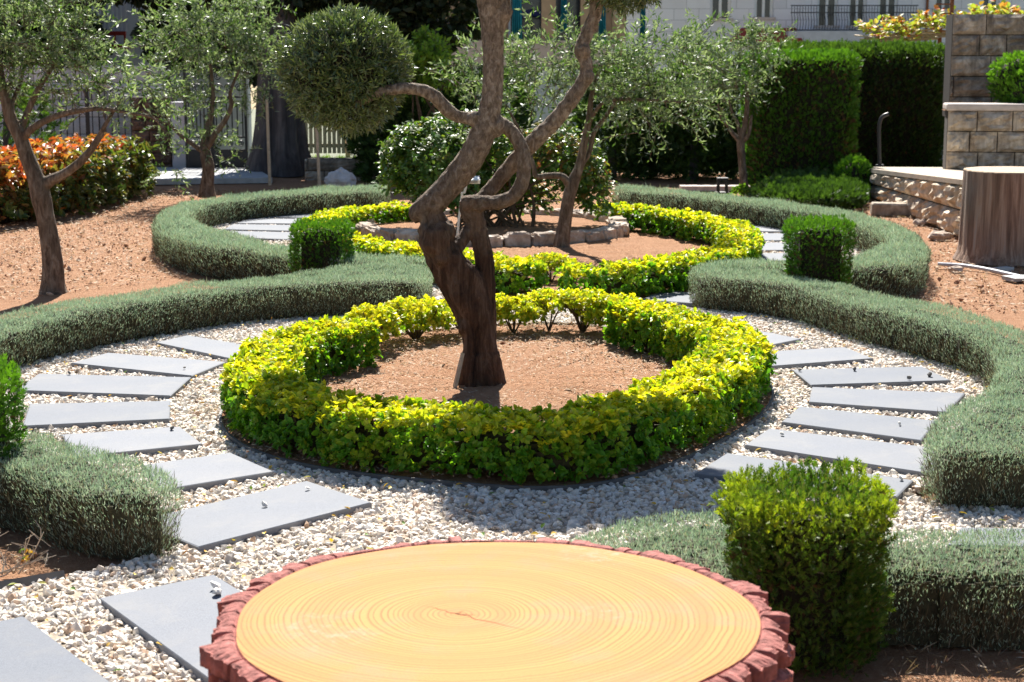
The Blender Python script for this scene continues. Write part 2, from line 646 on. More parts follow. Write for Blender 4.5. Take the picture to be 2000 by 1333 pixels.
def facademat(name, col, bs_=(.9, .4)):
    m, nt, bs = newmat(name)
    mp = coords(nt, (1, 1, 1))
    sp = nd(nt, 'ShaderNodeSeparateXYZ')
    nt.links.new(mp, sp.inputs[0])
    cb = nd(nt, 'ShaderNodeCombineXYZ')
    nt.links.new(sp.outputs[0], cb.inputs[0])
    nt.links.new(sp.outputs[2], cb.inputs[1])
    b = nd(nt, 'ShaderNodeTexBrick')
    b.inputs['Scale'].default_value = 1.0
    b.inputs['Brick Width'].default_value = bs_[0]
    b.inputs['Row Height'].default_value = bs_[1]
    b.inputs['Mortar Size'].default_value = .012
    b.inputs['Color1'].default_value = (*col, 1)
    b.inputs['Color2'].default_value = (*[x * .86 for x in col], 1)
    b.inputs['Mortar'].default_value = (*[x * .6 for x in col], 1)
    nt.links.new(cb.outputs[0], b.inputs['Vector'])
    f = noise(nt, mp, 1.5, 5)
    c = mix(nt, .25, b.outputs[0], ramp(nt, [(.3, (.7, .66, .62)), (.7, (1, 1, 1))], f).outputs[0], 'MULTIPLY')
    nt.links.new(c, bs.inputs['Base Color'])
    bs.inputs['Roughness'].default_value = .9
    return m


M['facade'] = facademat('pale_stone_facade', (.76, .755, .79))  # lilac tint puts skylit shade into the cream stone colour
M['tan'] = plain('tan_render', (.42, .27, .17), .9, var=.15, scale=4)
M['parapet'] = plain('pinkish_parapet', (.46, .34, .29), .9, var=.15, scale=4)
M['teal'] = plain('teal_curtain', (.02, .22, .30), .8, var=.3, scale=6)
M['navy'] = plain('navy_canvas', (.02, .025, .10), .8)
M['glass'] = plain('dark_window_glass', (.02, .025, .035), .12, 0, .6)
M['awning'] = plain('red_canvas', (.36, .035, .025), .8, var=.15, scale=3)
M['rust'] = plain('rusty_metal', (.22, .085, .04), .8, var=.4, scale=30)
M['redrail'] = plain('red_painted_rail', (.30, .03, .02), .5)
M['cane'] = plain('dry_canes', (.36, .28, .19), .8, var=.35, scale=20)
M['lens'] = plain('lamp_lens', (.30, .30, .30), .2, 0, .6)


def logmat():
    m, nt, bs = newmat('weathered_log_side')
    co = coords(nt, (1, 1, .045))
    f = noise(nt, co, 24, 9, .68, .3)
    c = ramp(nt, [(.3, (.07, .04, .026)), (.46, (.21, .125, .085)), (.58, (.34, .23, .165)), (.72, (.30, .265, .24))], f).outputs[0]
    sp = nd(nt, 'ShaderNodeTexCoord')
    f2 = noise(nt, coords(nt), 2.2, 4)
    c = mix(nt, ramp(nt, [(.45, (0, 0, 0)), (.7, (.7, .7, .7))], f2).outputs[0], c, (.20, .17, .155))
    nt.links.new(c, bs.inputs['Base Color'])
    bs.inputs['Roughness'].default_value = .85
    bump(nt, bs, f, .8, .02)
    return m


M['log'] = logmat()


def cutmat(name, pith, palette, freq, pink):
    """sawn wood: rings round an off-centre pith"""
    m, nt, bs = newmat(name)
    tc = nd(nt, 'ShaderNodeTexCoord')
    sub = nd(nt, 'ShaderNodeVectorMath', operation='SUBTRACT')
    nt.links.new(tc.outputs['Object'], sub.inputs[0])
    sub.inputs[1].default_value = (pith[0], pith[1], pith[2])
    ml = nd(nt, 'ShaderNodeVectorMath', operation='MULTIPLY')
    nt.links.new(sub.outputs[0], ml.inputs[0])
    ml.inputs[1].default_value = (1, 1.05, 0)
    ln = nd(nt, 'ShaderNodeVectorMath', operation='LENGTH')
    nt.links.new(ml.outputs[0], ln.inputs[0])
    f = noise(nt, tc.outputs['Object'], 3.2, 3, .5)
    fb = noise(nt, tc.outputs['Object'], 14, 2, .5)
    a = nd(nt, 'ShaderNodeMath', operation='MULTIPLY_ADD')
    nt.links.new(f, a.inputs[0])
    a.inputs[1].default_value = .035
    nt.links.new(ln.outputs['Value'], a.inputs[2])
    a2 = nd(nt, 'ShaderNodeMath', operation='MULTIPLY_ADD')
    nt.links.new(fb, a2.inputs[0])
    a2.inputs[1].default_value = .0022
    nt.links.new(a.outputs[0], a2.inputs[2])
    # ring width itself varies along the radius
    nw = nd(nt, 'ShaderNodeTexNoise', noise_dimensions='1D')
    nw.inputs['Scale'].default_value = 9
    nw.inputs['Detail'].default_value = 3
    nt.links.new(a2.outputs[0], nw.inputs['W'])
    a3 = nd(nt, 'ShaderNodeMath', operation='MULTIPLY_ADD')
    nt.links.new(nw.outputs[0], a3.inputs[0])
    a3.inputs[1].default_value = .05
    nt.links.new(a2.outputs[0], a3.inputs[2])
    mu = nd(nt, 'ShaderNodeMath', operation='MULTIPLY')
    nt.links.new(a3.outputs[0], mu.inputs[0])
    mu.inputs[1].default_value = freq
    fr = nd(nt, 'ShaderNodeMath', operation='FRACT')
    nt.links.new(mu.outputs[0], fr.inputs[0])
    c0, c1, c2 = palette
    c = ramp(nt, [(0, c1), (.22, c0), (.74, c0), (.9, c1), (.965, c2), (1.0, c1)], fr.outputs[0]).outputs[0]
    sm = noise(nt, tc.outputs['Object'], 5, 5, .65)
    c = mix(nt, ramp(nt, [(.48, (0, 0, 0)), (.68, (.55, .55, .55))], sm).outputs[0], c, pink)
    # broad bands
    nb = nd(nt, 'ShaderNodeTexNoise', noise_dimensions='1D')
    nb.inputs['Scale'].default_value = 14
    nb.inputs['Detail'].default_value = 2
    nt.links.new(a2.outputs[0], nb.inputs['W'])
    c = mix(nt, ramp(nt, [(.45, (0, 0, 0)), (.65, (.5, .5, .5))], nb.outputs[0]).outputs[0], c, c1)
    sc1 = noise(nt, tc.outputs['Object'], 2.6, 3, .6)
    sc2 = noise(nt, tc.outputs['Object'], 34, 6, .75)
    ms = nd(nt, 'ShaderNodeMath', operation='MULTIPLY')
    nt.links.new(ramp(nt, [(.54, (0, 0, 0)), (.66, (1, 1, 1))], sc1).outputs[0], ms.inputs[0])
    nt.links.new(ramp(nt, [(.5, (0, 0, 0)), (.7, (.8, .8, .8))], sc2).outputs[0], ms.inputs[1])
    c = mix(nt, ms.outputs[0], c, tuple(min(.6, x * 1.25 + .08) for x in pink))
    f5 = noise(nt, tc.outputs['Object'], 160, 3, .7)
    c = mix(nt, .22, c, ramp(nt, [(.3, (.55, .5, .45)), (.6, (1, 1, 1))], f5).outputs[0], 'MULTIPLY')
    nt.links.new(c, bs.inputs['Base Color'])
    bs.inputs['Roughness'].default_value = .8
    bs.inputs['Specular IOR Level'].default_value = .08
    bump(nt, bs, fr.outputs[0], .12, .002)
    return m


M['redbark'] = plain('reddish_bark', (.30, .108, .090), .9, var=.42, scale=46, bmp=.6)
M['rock'] = plain('white_rock', (.62, .57, .55), .9, var=.15, scale=8, bmp=.5)

# ------------------------------------------------------------------ ground, gravel, beds
xs = np.r_[np.linspace(-90, -14, 14), np.linspace(-13, 13, 105), np.linspace(14, 90, 14)]
ys = np.r_[np.linspace(-12, 2, 10), np.linspace(2.4, 27, 110), np.linspace(28, 140, 30)]
gx, gy = np.meshgrid(xs, ys)
gz = -np.clip((gy - 26.5) / 8, 0, 1) ** 1 * 3.0
P3 = np.stack([gx.ravel(), gy.ravel(), gz.ravel()], 1)
P3[:, 2] += np.where(P3[:, 1] < 26, -.012 + .010 * wob(np.c_[P3[:, :2], np.zeros(len(P3))], 3.3), 0)
nx = len(xs)
i, j = np.meshgrid(np.arange(len(ys) - 1), np.arange(nx - 1), indexing='ij')
q = np.stack([i * nx + j, i * nx + j + 1, (i + 1) * nx + j + 1, (i + 1) * nx + j], -1).reshape(-1, 4)
M['farground'] = plain('dull_far_ground', (.16, .17, .11), .95, var=.35, scale=2)  # dull tone chosen to keep red bounce light off the houses
far = P3[q][:, :, 1].min(1) > 24.0
tag(mesh('ground', P3, q[~far], M['soil'], smooth=True), 'bare reddish brown garden soil', 'ground', kind='structure')
tag(mesh('ground', P3, q[far], M['farground'], smooth=True), 'dull grassy ground falling away behind the garden', 'ground', kind='structure')


def pxpoly(pts, z=0.0, smooth=2):
    P = np.array([U(a, b, z)[:2] for a, b in pts])
    P = chaikin(P, smooth) if smooth else P
    return P if area(P) > 0 else P[::-1]


def circle(c, r, n=72, r2=None):
    t = np.linspace(0, 2 * np.pi, n, endpoint=False)
    return np.stack([c[0] + r * np.cos(t), c[1] + (r2 or r) * np.sin(t)], 1)


C1, C2 = np.array([-.08, 8.62]), np.array([.13, 14.6])
G1 = circle(C1, 2.78)
G2 = np.array([U(a, b, .25)[:2] for a, b in [(830, 505), (690, 505), (561, 491), (473, 478), (405, 468), (355, 455), (330, 435), (350, 412), (420, 393), (540, 379), (690, 369), (760, 366), (1194, 366), (1373, 380), (1501, 395), (1603, 411), (1690, 428), (1760, 453), (1775, 478), (1740, 500), (1667, 511), (1540, 516), (1400, 512), (1345, 525), (1340, 560), (840, 560)]])[::-1]
G3 = pxpoly([(345, 1000), (335, 1085), (120, 1138), (-200, 1185), (-200, 1500), (1500, 1500), (1400, 1100), (1700, 1085), (2200, 1095), (2200, 992), (1810, 985), (1500, 900), (600, 900)], 0, 0)


def sheet(name, poly, z, mat, label, cat):
    V = np.c_[poly, np.full(len(poly), z)]
    return tag(mesh(name, V, [np.arange(len(poly))[None, :]], mat), label, cat, kind='structure')


sheet('gravel_path', G1, .006, M['gravelbed'], 'gravel bed of the near circular path', 'path')
sheet('gravel_path', G2, .010, M['gravelbed'], 'gravel bed of the far circular path', 'path')
sheet('gravel_path', G3, .014, M['gravelbed'], 'gravel bed of the path leaving the circle towards the stump', 'path')

# golden hedge centre lines (tops of the hedge, about 0.26 m up)
HE = .26
E1 = np.array([U(a, b, HE)[:2] for a, b in [(672, 628), (610, 640), (535, 660), (487, 692), (478, 730), (530, 765), (625, 788), (740, 802), (870, 812), (1000, 822), (1110, 822), (1230, 792), (1340, 752), (1425, 708), (1452, 670), (1415, 640), (1345, 617), (1270, 600), (1225, 592)]])
E1 = E1.mean(0) + (E1 - E1.mean(0)) * .965
E1[:, 0] = E1[:, 0] * .985 + .02
E1f = resample(spline(E1, 8), .05)
E2a = np.array([U(a, b, HE)[:2] for a, b in [(788, 398), (720, 403), (655, 412), (628, 425), (632, 445), (670, 460), (740, 470), (830, 483), (950, 497), (1040, 512)]])
E2b = np.array([U(a, b, HE)[:2] for a, b in [(1112, 521), (1190, 517), (1280, 507), (1370, 494), (1432, 474), (1447, 450), (1425, 432), (1370, 420), (1300, 409), (1235, 401), (1180, 397)]])


def buffer(line, half):
    T = np.gradient(line, axis=0)
    T = T / np.linalg.norm(T, axis=1, keepdims=True)
    Nn = np.stack([-T[:, 1], T[:, 0]], 1)
    h = half * (1 + .10 * np.sin(np.arange(len(line)) * .55) + .06 * np.sin(np.arange(len(line)) * 1.31 + 1))[:, None]
    a = line + Nn * h
    b = line - Nn * h
    e1 = line[-1] + T[-1] * half * .5
    e0 = line[0] - T[0] * half * .5
    P = np.vstack([a, e1[None], b[::-1], e0[None]])
    return P if area(P) > 0 else P[::-1]


# soil beds, closed by thin edging strips
BED1 = np.vstack([E1, [U(a, b, 0)[:2] for a, b in [(1130, 652), (1070, 650), (1000, 652), (820, 668), (735, 690)]]])
bc1 = BED1.mean(0)
BED1 = bc1 + (BED1 - bc1) * 1.0
BED1 = chaikin(BED1, 2)
BED1 = BED1 if area(BED1) > 0 else BED1[::-1]


def grow(poly, d):
    T = np.roll(poly, -1, 0) - np.roll(poly, 1, 0)
    T = T / (np.linalg.norm(T, axis=1, keepdims=True) + 1e-9)
    return poly + np.stack([T[:, 1], -T[:, 0]], 1) * d


BED1o = resample(grow(BED1, .20), .08, True)
BED2 = np.vstack([E2a[::-1], E2b[::-1]]) if False else np.vstack([E2a, [U(1075, 522, HE)[:2]], E2b])
BED2 = chaikin(BED2, 2)
BED2 = BED2 if area(BED2) > 0 else BED2[::-1]
BED2o = resample(grow(BED2, .19), .1, True)


def bed(poly, name, label, rise):
    """a slightly domed sheet of soil"""
    c = poly.mean(0)
    V, F = [], []
    n = len(poly)
    for k, s in enumerate((1, .9, .75, .55, .3)):
        V.append(np.c_[c + (poly - c) * s, np.full(n, .02 + rise * (1 - s ** 2)) + .008 * rng.normal(0, 1, n) * (k > 0)])
    V = np.vstack(V + [np.array([[c[0], c[1], .02 + rise]])])
    for k in range(4):
        a = np.arange(n)
        b = (a + 1) % n
        F.append(np.stack([k * n + a, k * n + b, (k + 1) * n + b, (k + 1) * n + a], 1))
    a = np.arange(n)
    F.append(np.stack([4 * n + a, 4 * n + (a + 1) % n, np.full(n, 5 * n)], 1))
    return tag(mesh(name, V, F, M['soil'], smooth=True), label, 'ground', kind='structure')


bed(BED1o, 'soil_bed', 'domed red soil inside the near golden hedge', .03)
bed(BED2o, 'soil_bed', 'red soil inside the far golden hedge', .03)


def strip(poly, h, name, label):
    n = len(poly)
    o = grow(poly, .012)
    V = np.vstack([np.c_[poly, np.zeros(n)], np.c_[poly, np.full(n, h)], np.c_[o, np.full(n, h)], np.c_[o, np.zeros(n)]])
    a = np.arange(n)
    b = (a + 1) % n
    F = [np.stack([k * n + a, k * n + b, (k + 1) * n + b, (k + 1) * n + a], 1) for k in range(3)]
    return tag(mesh(name, V, F, M['edging']), label, 'edging')


strip(BED1o, .034, 'garden_edging', 'thin grey edging strip under the near golden hedge')
strip(BED2o, .034, 'garden_edging', 'thin grey edging strip round the far golden hedge')
e3 = np.array([U(a, b, 0)[:2] for a, b in [(-200, 1186), (-60, 1168), (40, 1152), (125, 1137)]])
mb = MB()
mb.tube(np.c_[spline(e3, 6), np.full(19, .02)], np.full(19, .022), 4)
tag(mb.build('garden_edging', M['edging']), 'short grey edging strip between soil and gravel at bottom left', 'edging')

# ------------------------------------------------------------------ stone slabs
SLABS = [
    ([(304, 669), (458, 702), (530, 682), (365, 655)], 'grey slab half hidden by golden hedge, farthest of left row'),
    ([(138, 709), (375, 734), (441, 707), (210, 689)], 'grey slab second from the back in left row'),
    ([(30, 762), (333, 773), (373, 737), (75, 730)], 'long grey slab third from the back in left row'),
    ([(44, 832), (331, 818), (333, 783), (58, 789)], 'grey slab beside the clipped conifer at left edge'),
    ([(150, 892), (396, 867), (351, 833), (120, 849)], 'grey slab just behind the short left lavender block'),
    ([(320, 956), (535, 921), (450, 884), (280, 908)], 'grey slab touching the back corner of left lavender block'),
    ([(387, 1068), (726, 981), (600, 939), (262, 1018)], 'large grey slab with two pebbles beside left lavender block'),
    ([(425, 1338), (671, 1276), (417, 1122), (193, 1168)], 'grey slab running under the left rim of the stump'),
    ([(-32, 1439), (257, 1363), (45, 1203), (-217, 1259)], 'nearest grey slab cut by the bottom left corner'),
    ([(1420, 670), (1500, 675), (1565, 662), (1478, 645)], 'small end of grey slab farthest back in right row'),
    ([(1480, 717), (1706, 700), (1649, 678), (1450, 690)], 'grey slab second from the back in right row'),
    ([(1584, 752), (1857, 743), (1802, 716), (1548, 722)], 'grey slab dotted with small stones in right row'),
    ([(1580, 785), (1850, 805), (1885, 768), (1586, 756)], 'grey slab fourth from the back in right row'),
    ([(1526, 824), (1799, 860), (1829, 822), (1562, 794)], 'grey slab with one white pebble in middle of right row'),
    ([(1455, 869), (1825, 926), (1850, 878), (1502, 837)], 'longest grey slab behind the yellow tipped conifer'),
    ([(1357, 925), (1752, 970), (1784, 938), (1419, 885)], 'grey slab mostly hidden by the yellow tipped conifer'),
    ([(1850, 1064), (2120, 1070), (2110, 1035), (1876, 1030)], 'grey slab behind near lavender at right edge'),
    # far circle
    ([(505, 425), (600, 425), (625, 417), (540, 416)], 'pale slab farthest back on left of far circle'),
    ([(462, 436), (580, 437), (600, 428), (488, 427)], 'pale slab second from the back left of far circle'),
    ([(437, 448), (565, 451), (585, 440), (455, 438)], 'pale slab third from the back left of far circle'),
    ([(455, 464), (575, 468), (575, 454), (447, 451)], 'pale slab between left lavender and square clipped conifer'),
    ([(1440, 438), (1530, 437), (1500, 429), (1430, 430)], 'pale slab farthest back on right of far circle'),
    ([(1456, 452), (1555, 452), (1542, 441), (1446, 442)], 'pale slab second from the back right of far circle'),
    ([(1462, 470), (1570, 469), (1563, 456), (1460, 456)], 'pale slab level with the right end of far golden hedge'),
    ([(1466, 489), (1580, 488), (1573, 474), (1464, 474)], 'pale slab left of the round clipped conifer'),
    ([(1455, 511), (1570, 508), (1570, 494), (1462, 495)], 'pale slab in front of the others beside round clipped conifer'),
    ([(1255, 585), (1352, 592), (1368, 574), (1290, 566)], 'slab where the two circular paths meet, beside lavender corner'),
]
slab_polys = []
for k, (pts, lab) in enumerate(SLABS):
    zt = .040
    P = np.array([U(a, b, zt)[:2] for a, b in pts])
    if area(P) < 0:
        P = P[::-1]
    slab_polys.append(P)
    c = P.mean(0)
    Pi = c + (P - c) * (1 - .006 / max(.1, np.linalg.norm(P[0] - c)))
    z0 = -.004
    V = np.vstack([np.c_[P, np.full(4, z0)], np.c_[P, np.full(4, zt - .003)], np.c_[Pi, np.full(4, zt)]])
    a = np.arange(4)
    b = (a + 1) % 4
    F = [np.stack([a, b, b + 4, a + 4], 1), np.stack([a + 4, b + 4, b + 8, a + 8], 1), np.array([[8, 9, 10, 11]]), np.array([[3, 2, 1, 0]])]
    V = V + 0
    o = mesh('stepping_slab', V, F, M['slab'], loc=(c[0], c[1], 0))
    tag(o, lab, 'paving slab', 'slabs of the circular gravel paths' if k < 17 or k == 26 else 'slabs of the far circle')

# ------------------------------------------------------------------ pebbles
_t = (1 + 5 ** .5) / 2
ICO_V = unit(np.array([[-1, _t, 0], [1, _t, 0], [-1, -_t, 0], [1, -_t, 0], [0, -1, _t], [0, 1, _t], [0, -1, -_t], [0, 1, -_t], [_t, 0, -1], [_t, 0, 1], [-_t, 0, -1], [-_t, 0, 1]], float))
ICO_F = np.array([[0, 11, 5], [0, 5, 1], [0, 1, 7], [0, 7, 10], [0, 10, 11], [1, 5, 9], [5, 11, 4], [11, 10, 2], [10, 7, 6], [7, 1, 8], [3, 9, 4], [3, 4, 2], [3, 2, 6], [3, 6, 8], [3, 8, 9], [4, 9, 5], [2, 4, 11], [6, 2, 10], [8, 6, 7], [9, 8, 1]])


def stones(P, R, flat=.65):
    n = len(P)
    V = ICO_V[None] * (1 + rng.uniform(-.28, .28, (n, 12, 1)))
    sc = np.stack([rng.uniform(.8, 1.35, n), rng.uniform(.65, 1.05, n), flat * rng.uniform(.7, 1.2, n)], 1)
    V = V * (sc * R[:, None])[:, None, :]
    q = rng.normal(0, 1, (n, 4)) * np.array([1.3, .45, .45, 1.3])
    q /= np.linalg.norm(q, axis=1, keepdims=True)
    w_, x, y, z = q.T
    Rm = np.stack([1 - 2 * (y * y + z * z), 2 * (x * y - z * w_), 2 * (x * z + y * w_), 2 * (x * y + z * w_), 1 - 2 * (x * x + z * z), 2 * (y * z - x * w_),
                   2 * (x * z - y * w_), 2 * (y * z + x * w_), 1 - 2 * (x * x + y * y)], 1).reshape(n, 3, 3)
    V = np.einsum('nij,nkj->nki', Rm, V) + P[:, None, :]
    F = ICO_F[None] + (np.arange(n) * 12)[:, None, None]
    return V.reshape(-1, 3), F.reshape(-1, 3)


def scatter(lo, hi, n, ins, outs):
    Q = np.c_[rng.uniform(lo[0], hi[0], n), rng.uniform(lo[1], hi[1], n)]
    k = np.zeros(n, bool)
    for p in ins:
        k |= inside(Q, p)
    Q = Q[k]
    for p in outs:
        Q = Q[~inside(Q, p)]
    return Q


near_slabs = [grow(p, -.010) for p in slab_polys]
Q = scatter((-3, 4.2), (3, 11.5), 190000, [G1, G3], near_slabs + [BED1o])
Q = Q[np.abs(Q[:, 0]) < Q[:, 1] * .33 + .15]
n = len(Q)
R = rng.uniform(.0078, .0172, n) * np.where(rng.random(n) < .08, 1.4, 1)
Z = .008 + rng.uniform(-.004, .012, n)
V, F = stones(np.c_[Q, Z], R)
tag(mesh('gravel', V, F, M['pebble']), 'white and buff crushed stone gravel of the near paths', 'gravel', kind='stuff')
Q = scatter((-3.3, 11.2), (3.6, 18), 62000, [G2], near_slabs + [BED2o, G1])
n = len(Q)
V, F = stones(np.c_[Q, .012 + rng.uniform(-.004, .01, n)], rng.uniform(.014, .024, n))
tag(mesh('gravel', V, F, M['pebble']), 'white gravel of the far circular path', 'gravel', kind='stuff')

# ------------------------------------------------------------------ clipped bodies (lavender, golden hedge, conifers)


def body_points(poly, z0, H, dens_top, dens_side, edge=.05, taper=0.0, und=.012):
    """points and normals on the skin of a clipped hedge"""
    A_ = abs(area(poly))
    lo, hi = poly.min(0), poly.max(0)
    nt_ = int(dens_top * (hi - lo).prod())
    Q = np.c_[rng.uniform(lo[0], hi[0], nt_), rng.uniform(lo[1], hi[1], nt_)]
    Q = Q[inside(Q, poly)]
    d = bdist(Q, poly)
    e = np.clip(1 - d / edge, 0, 1)
    z = z0 + H - edge * .8 * (1 - np.sqrt(np.clip(1 - e ** 2, 0, 1)))
    PT = np.c_[Q, z]
    NT = np.tile([0., 0, 1], (len(Q), 1))
    E = np.roll(poly, -1, 0) - poly
    L = np.linalg.norm(E, axis=1)
    ns = int(dens_side * L.sum() * H)
    k = rng.choice(len(poly), ns, p=L / L.sum())
    t = rng.random((ns, 1))
    S = poly[k] + E[k] * t
    O = np.stack([E[k][:, 1], -E[k][:, 0]], 1) / (L[k][:, None] + 1e-9)
    h = rng.random(ns) * .97
    off = -taper * (1 - h) - edge * .5 * np.clip((h - .85) / .15, 0, 1) ** 2
    S = S + O * off[:, None]
    PS = np.c_[S, z0 + h * H]
    NS = np.c_[O, np.zeros(ns)]
    P = np.vstack([PT, PS])
    N = np.vstack([NT, NS])
    P = P + N * (und * wob(P, 9.0, 1.0) + und * .8 * wob(P, 27.0, 2.0))[:, None]
    top = np.r_[np.ones(len(PT)), np.zeros(ns)]
    hh = (P[:, 2] - z0) / H
    return P, N, top, hh


def core(poly, z0, H, inset, name, mat, parent, taper=0.0, cell=.026, tin=None):
    tin = inset if tin is None else tin
    """dark twiggy inside of a clipped plant, kept a little under its leafy skin"""
    lo, hi = poly.min(0) - cell, poly.max(0) + cell
    nx_, ny_ = int((hi[0] - lo[0]) / cell) + 2, int((hi[1] - lo[1]) / cell) + 2
    X_, Y_ = np.meshgrid(lo[0] + cell * np.arange(nx_), lo[1] + cell * np.arange(ny_), indexing='ij')
    C_ = np.c_[X_.ravel() + cell / 2, Y_.ravel() + cell / 2]
    ins = inside(C_, poly)
    d = np.zeros(len(C_))
    if ins.any():
        d[ins] = bdist(C_[ins], poly)
    ok = (ins & (d > inset + taper * .5)).reshape(nx_, ny_)
    ok[0, :] = ok[-1, :] = False
    ok[:, 0] = ok[:, -1] = False
    hz = (z0 + H - tin - np.clip(.04 - (d - inset) * .9, 0, .04)).reshape(nx_, ny_) + rng.normal(0, .004, (nx_, ny_))
    V, F, n0 = [], [], 0
    I, J = np.nonzero(ok)
    x0, y0 = lo[0] + cell * I, lo[1] + cell * J
    z1 = hz[I, J]

    def quad(a, b, c, e):
        nonlocal n0
        q_ = np.stack([a, b, c, e], 1).reshape(-1, 3)
        V.append(q_)
        k_ = len(q_) // 4
        F.append(n0 + np.arange(k_ * 4).reshape(k_, 4))
        n0 += len(q_)

    P_ = lambda x, y, z: np.stack([x, y, np.broadcast_to(z, x.shape)], 1)
    quad(P_(x0, y0, z1), P_(x0 + cell, y0, z1), P_(x0 + cell, y0 + cell, z1), P_(x0, y0 + cell, z1))
    for di, dj in ((-1, 0), (1, 0), (0, -1), (0, 1)):
        zb = np.where(ok[I + di, J + dj], hz[I + di, J + dj], z0)
        m = zb < z1
        a, b, zt_, zl_ = x0[m], y0[m], z1[m], zb[m]
        if not m.any():
            continue
        if di:
            xx = a + (cell if di > 0 else 0)
            quad(P_(xx, b, zl_), P_(xx, b + cell, zl_), P_(xx, b + cell, zt_), P_(xx, b, zt_))
        else:
            yy = b + (cell if dj > 0 else 0)
            quad(P_(a, yy, zl_), P_(a + cell, yy, zl_), P_(a + cell, yy, zt_), P_(a, yy, zt_))
    if not V:
        return None
    return mesh(name, np.concatenate(V), F, mat, parent)


def lavender(outline, label, dens=1.0, size=1.0, H=.25, poly=None):
    if poly is None:
        poly = pxpoly(outline, H, 2)
    c = poly.mean(0)
    t = thing('lavender_hedge', label, 'hedge', (c[0], c[1], 0), 'clipped lavender hedges along the paths')
    core(poly, 0, H, .062, 'woody_core', M['lavcore'], t, 0, .02, .034)
    P, N, top, h = body_points(poly, 0, H, 20000 * dens, 20000 * dens, .042, 0, .009)
    P = P + (N * .8 + np.array([0, 0, .3])) * (.016 * wob(P, 3.1, .5) + .009 * wob(P, 13.0, 1.5))[:, None] * np.clip(h * 1.5, 0, 1)[:, None]
    kp = rng.random(len(P)) > np.clip((wob(P, 17.0, 3.0) - .30) * 2.2, 0, .75) * (top < .5) + .35 * np.clip((wob(P, 21.0, 4.0) - .45) * 3, 0, 1) * (top > .5)
    P, N, top, h = P[kp], N[kp], top[kp], h[kp]
    n = len(P)
    # leafy shoots: upright on top, splayed out and up on the faces
    isb = (top < .5) & (rng.random(n) < .60 - .50 * h)
    up = np.array([0, 0, 1.0])
    ax = np.where(top[:, None] > .5, N * 1.0 + rng.normal(0, .42, (n, 3)), N * .40 + up * .8 + rng.normal(0, .30, (n, 3)))
    keep = ~isb
    L = rng.uniform(.011, .024, n) * size * np.where((top > .5) & (rng.random(n) < .04), 1.7, 1)
    W = rng.uniform(.0009, .0018, n) * size
    P1 = P - N * (.026 + .036 * (top < .5))[:, None] * rng.random((n, 1))
    V, F, k = inst(BLADE, P1[keep], ax[keep], rnd(keep.sum()), L[keep], W[keep])
    mesh('foliage', V, F, M['lav'], t)
    # longer straggling shoots + bare stems on the faces
    P2 = P[isb] - N[isb] * rng.uniform(0, .055, (isb.sum(), 1))
    ax2 = N[isb] * .25 + up * 1.0 + rng.normal(0, .28, (isb.sum(), 3))
    V, F, k = inst(BLADE, P2, ax2, rnd(isb.sum()), L[isb] * 2.2, W[isb] * .8)
    mesh('stems', V, F, M['lavstem'], t)
    return t


lavender([(848, 534), (835, 517), (780, 511), (700, 517), (600, 528), (540, 536), (405, 550), (270, 567), (135, 586), (0, 611), (-150, 645), (-260, 695), (-150, 720), (0, 648), (135, 615), (270, 591), (405, 570), (540, 555), (700, 549), (790, 548), (838, 547)],
         'long lavender hedge curving along the left of the near circle')
lavender([(-200, 845), (-60, 838), (39, 834), (99, 837), (135, 857), (240, 884), (300, 910), (340, 932), (347, 950), (335, 962), (270, 966), (180, 960), (90, 941), (27, 910), (-100, 905), (-200, 890)],
         'short lavender block at left with clipped square end by slabs')
lavender([(1342, 530), (1360, 517), (1407, 515), (1467, 521), (1535, 531), (1603, 546), (1670, 558), (1738, 571), (1805, 587), (1873, 603), (1940, 625), (2010, 648), (2090, 690), (2150, 760), (2150, 850), (2080, 882), (2000, 882), (1830, 878), (1806, 868), (1804, 852), (1832, 815), (1880, 774), (1925, 760), (1946, 725), (1947, 694), (1926, 666), (1873, 642), (1805, 624), (1738, 608), (1670, 592), (1603, 573), (1535, 556), (1467, 546), (1380, 539)],
         'wide lavender hedge sweeping round the right of the near circle')
lavender([(1085, 1062), (1150, 1040), (1250, 1006), (1400, 988), (1580, 1010), (1745, 1035), (1900, 1031), (2000, 1031), (2150, 1036), (2150, 1120), (1943, 1119), (1744, 1107), (1580, 1120), (1400, 1125), (1250, 1105), (1140, 1080)],
         'nearest lavender hedge passing behind the yellow tipped conifer', 1.15, .95)
lavender([(835, 512), (690, 513), (561, 501), (473, 489), (405, 481), (355, 471), (321, 460), (302, 447), (298, 435), (304, 419), (324, 406), (371, 392), (422, 384), (507, 375), (600, 368), (690, 363), (760, 361), (760, 371), (690, 374), (600, 379), (540, 383), (473, 389), (405, 399), (380, 411), (376, 425), (396, 438), (439, 453), (507, 467), (561, 480), (690, 497), (835, 500)],
         'lavender hedge looping round the left of the far circle', .55, 1.5)
lavender([(1194, 362), (1271, 367), (1373, 375), (1501, 390), (1603, 405), (1670, 414), (1738, 431), (1788, 452), (1812, 477), (1815, 497), (1800, 510), (1755, 520), (1667, 524), (1540, 524), (1420, 522), (1350, 520), (1420, 507), (1540, 508), (1670, 499), (1704, 487), (1728, 476), (1733, 465), (1718, 454), (1670, 435), (1603, 418), (1501, 401), (1373, 385), (1271, 376), (1204, 370)],
         'lavender hedge looping round the right of the far circle', .55, 1.5)


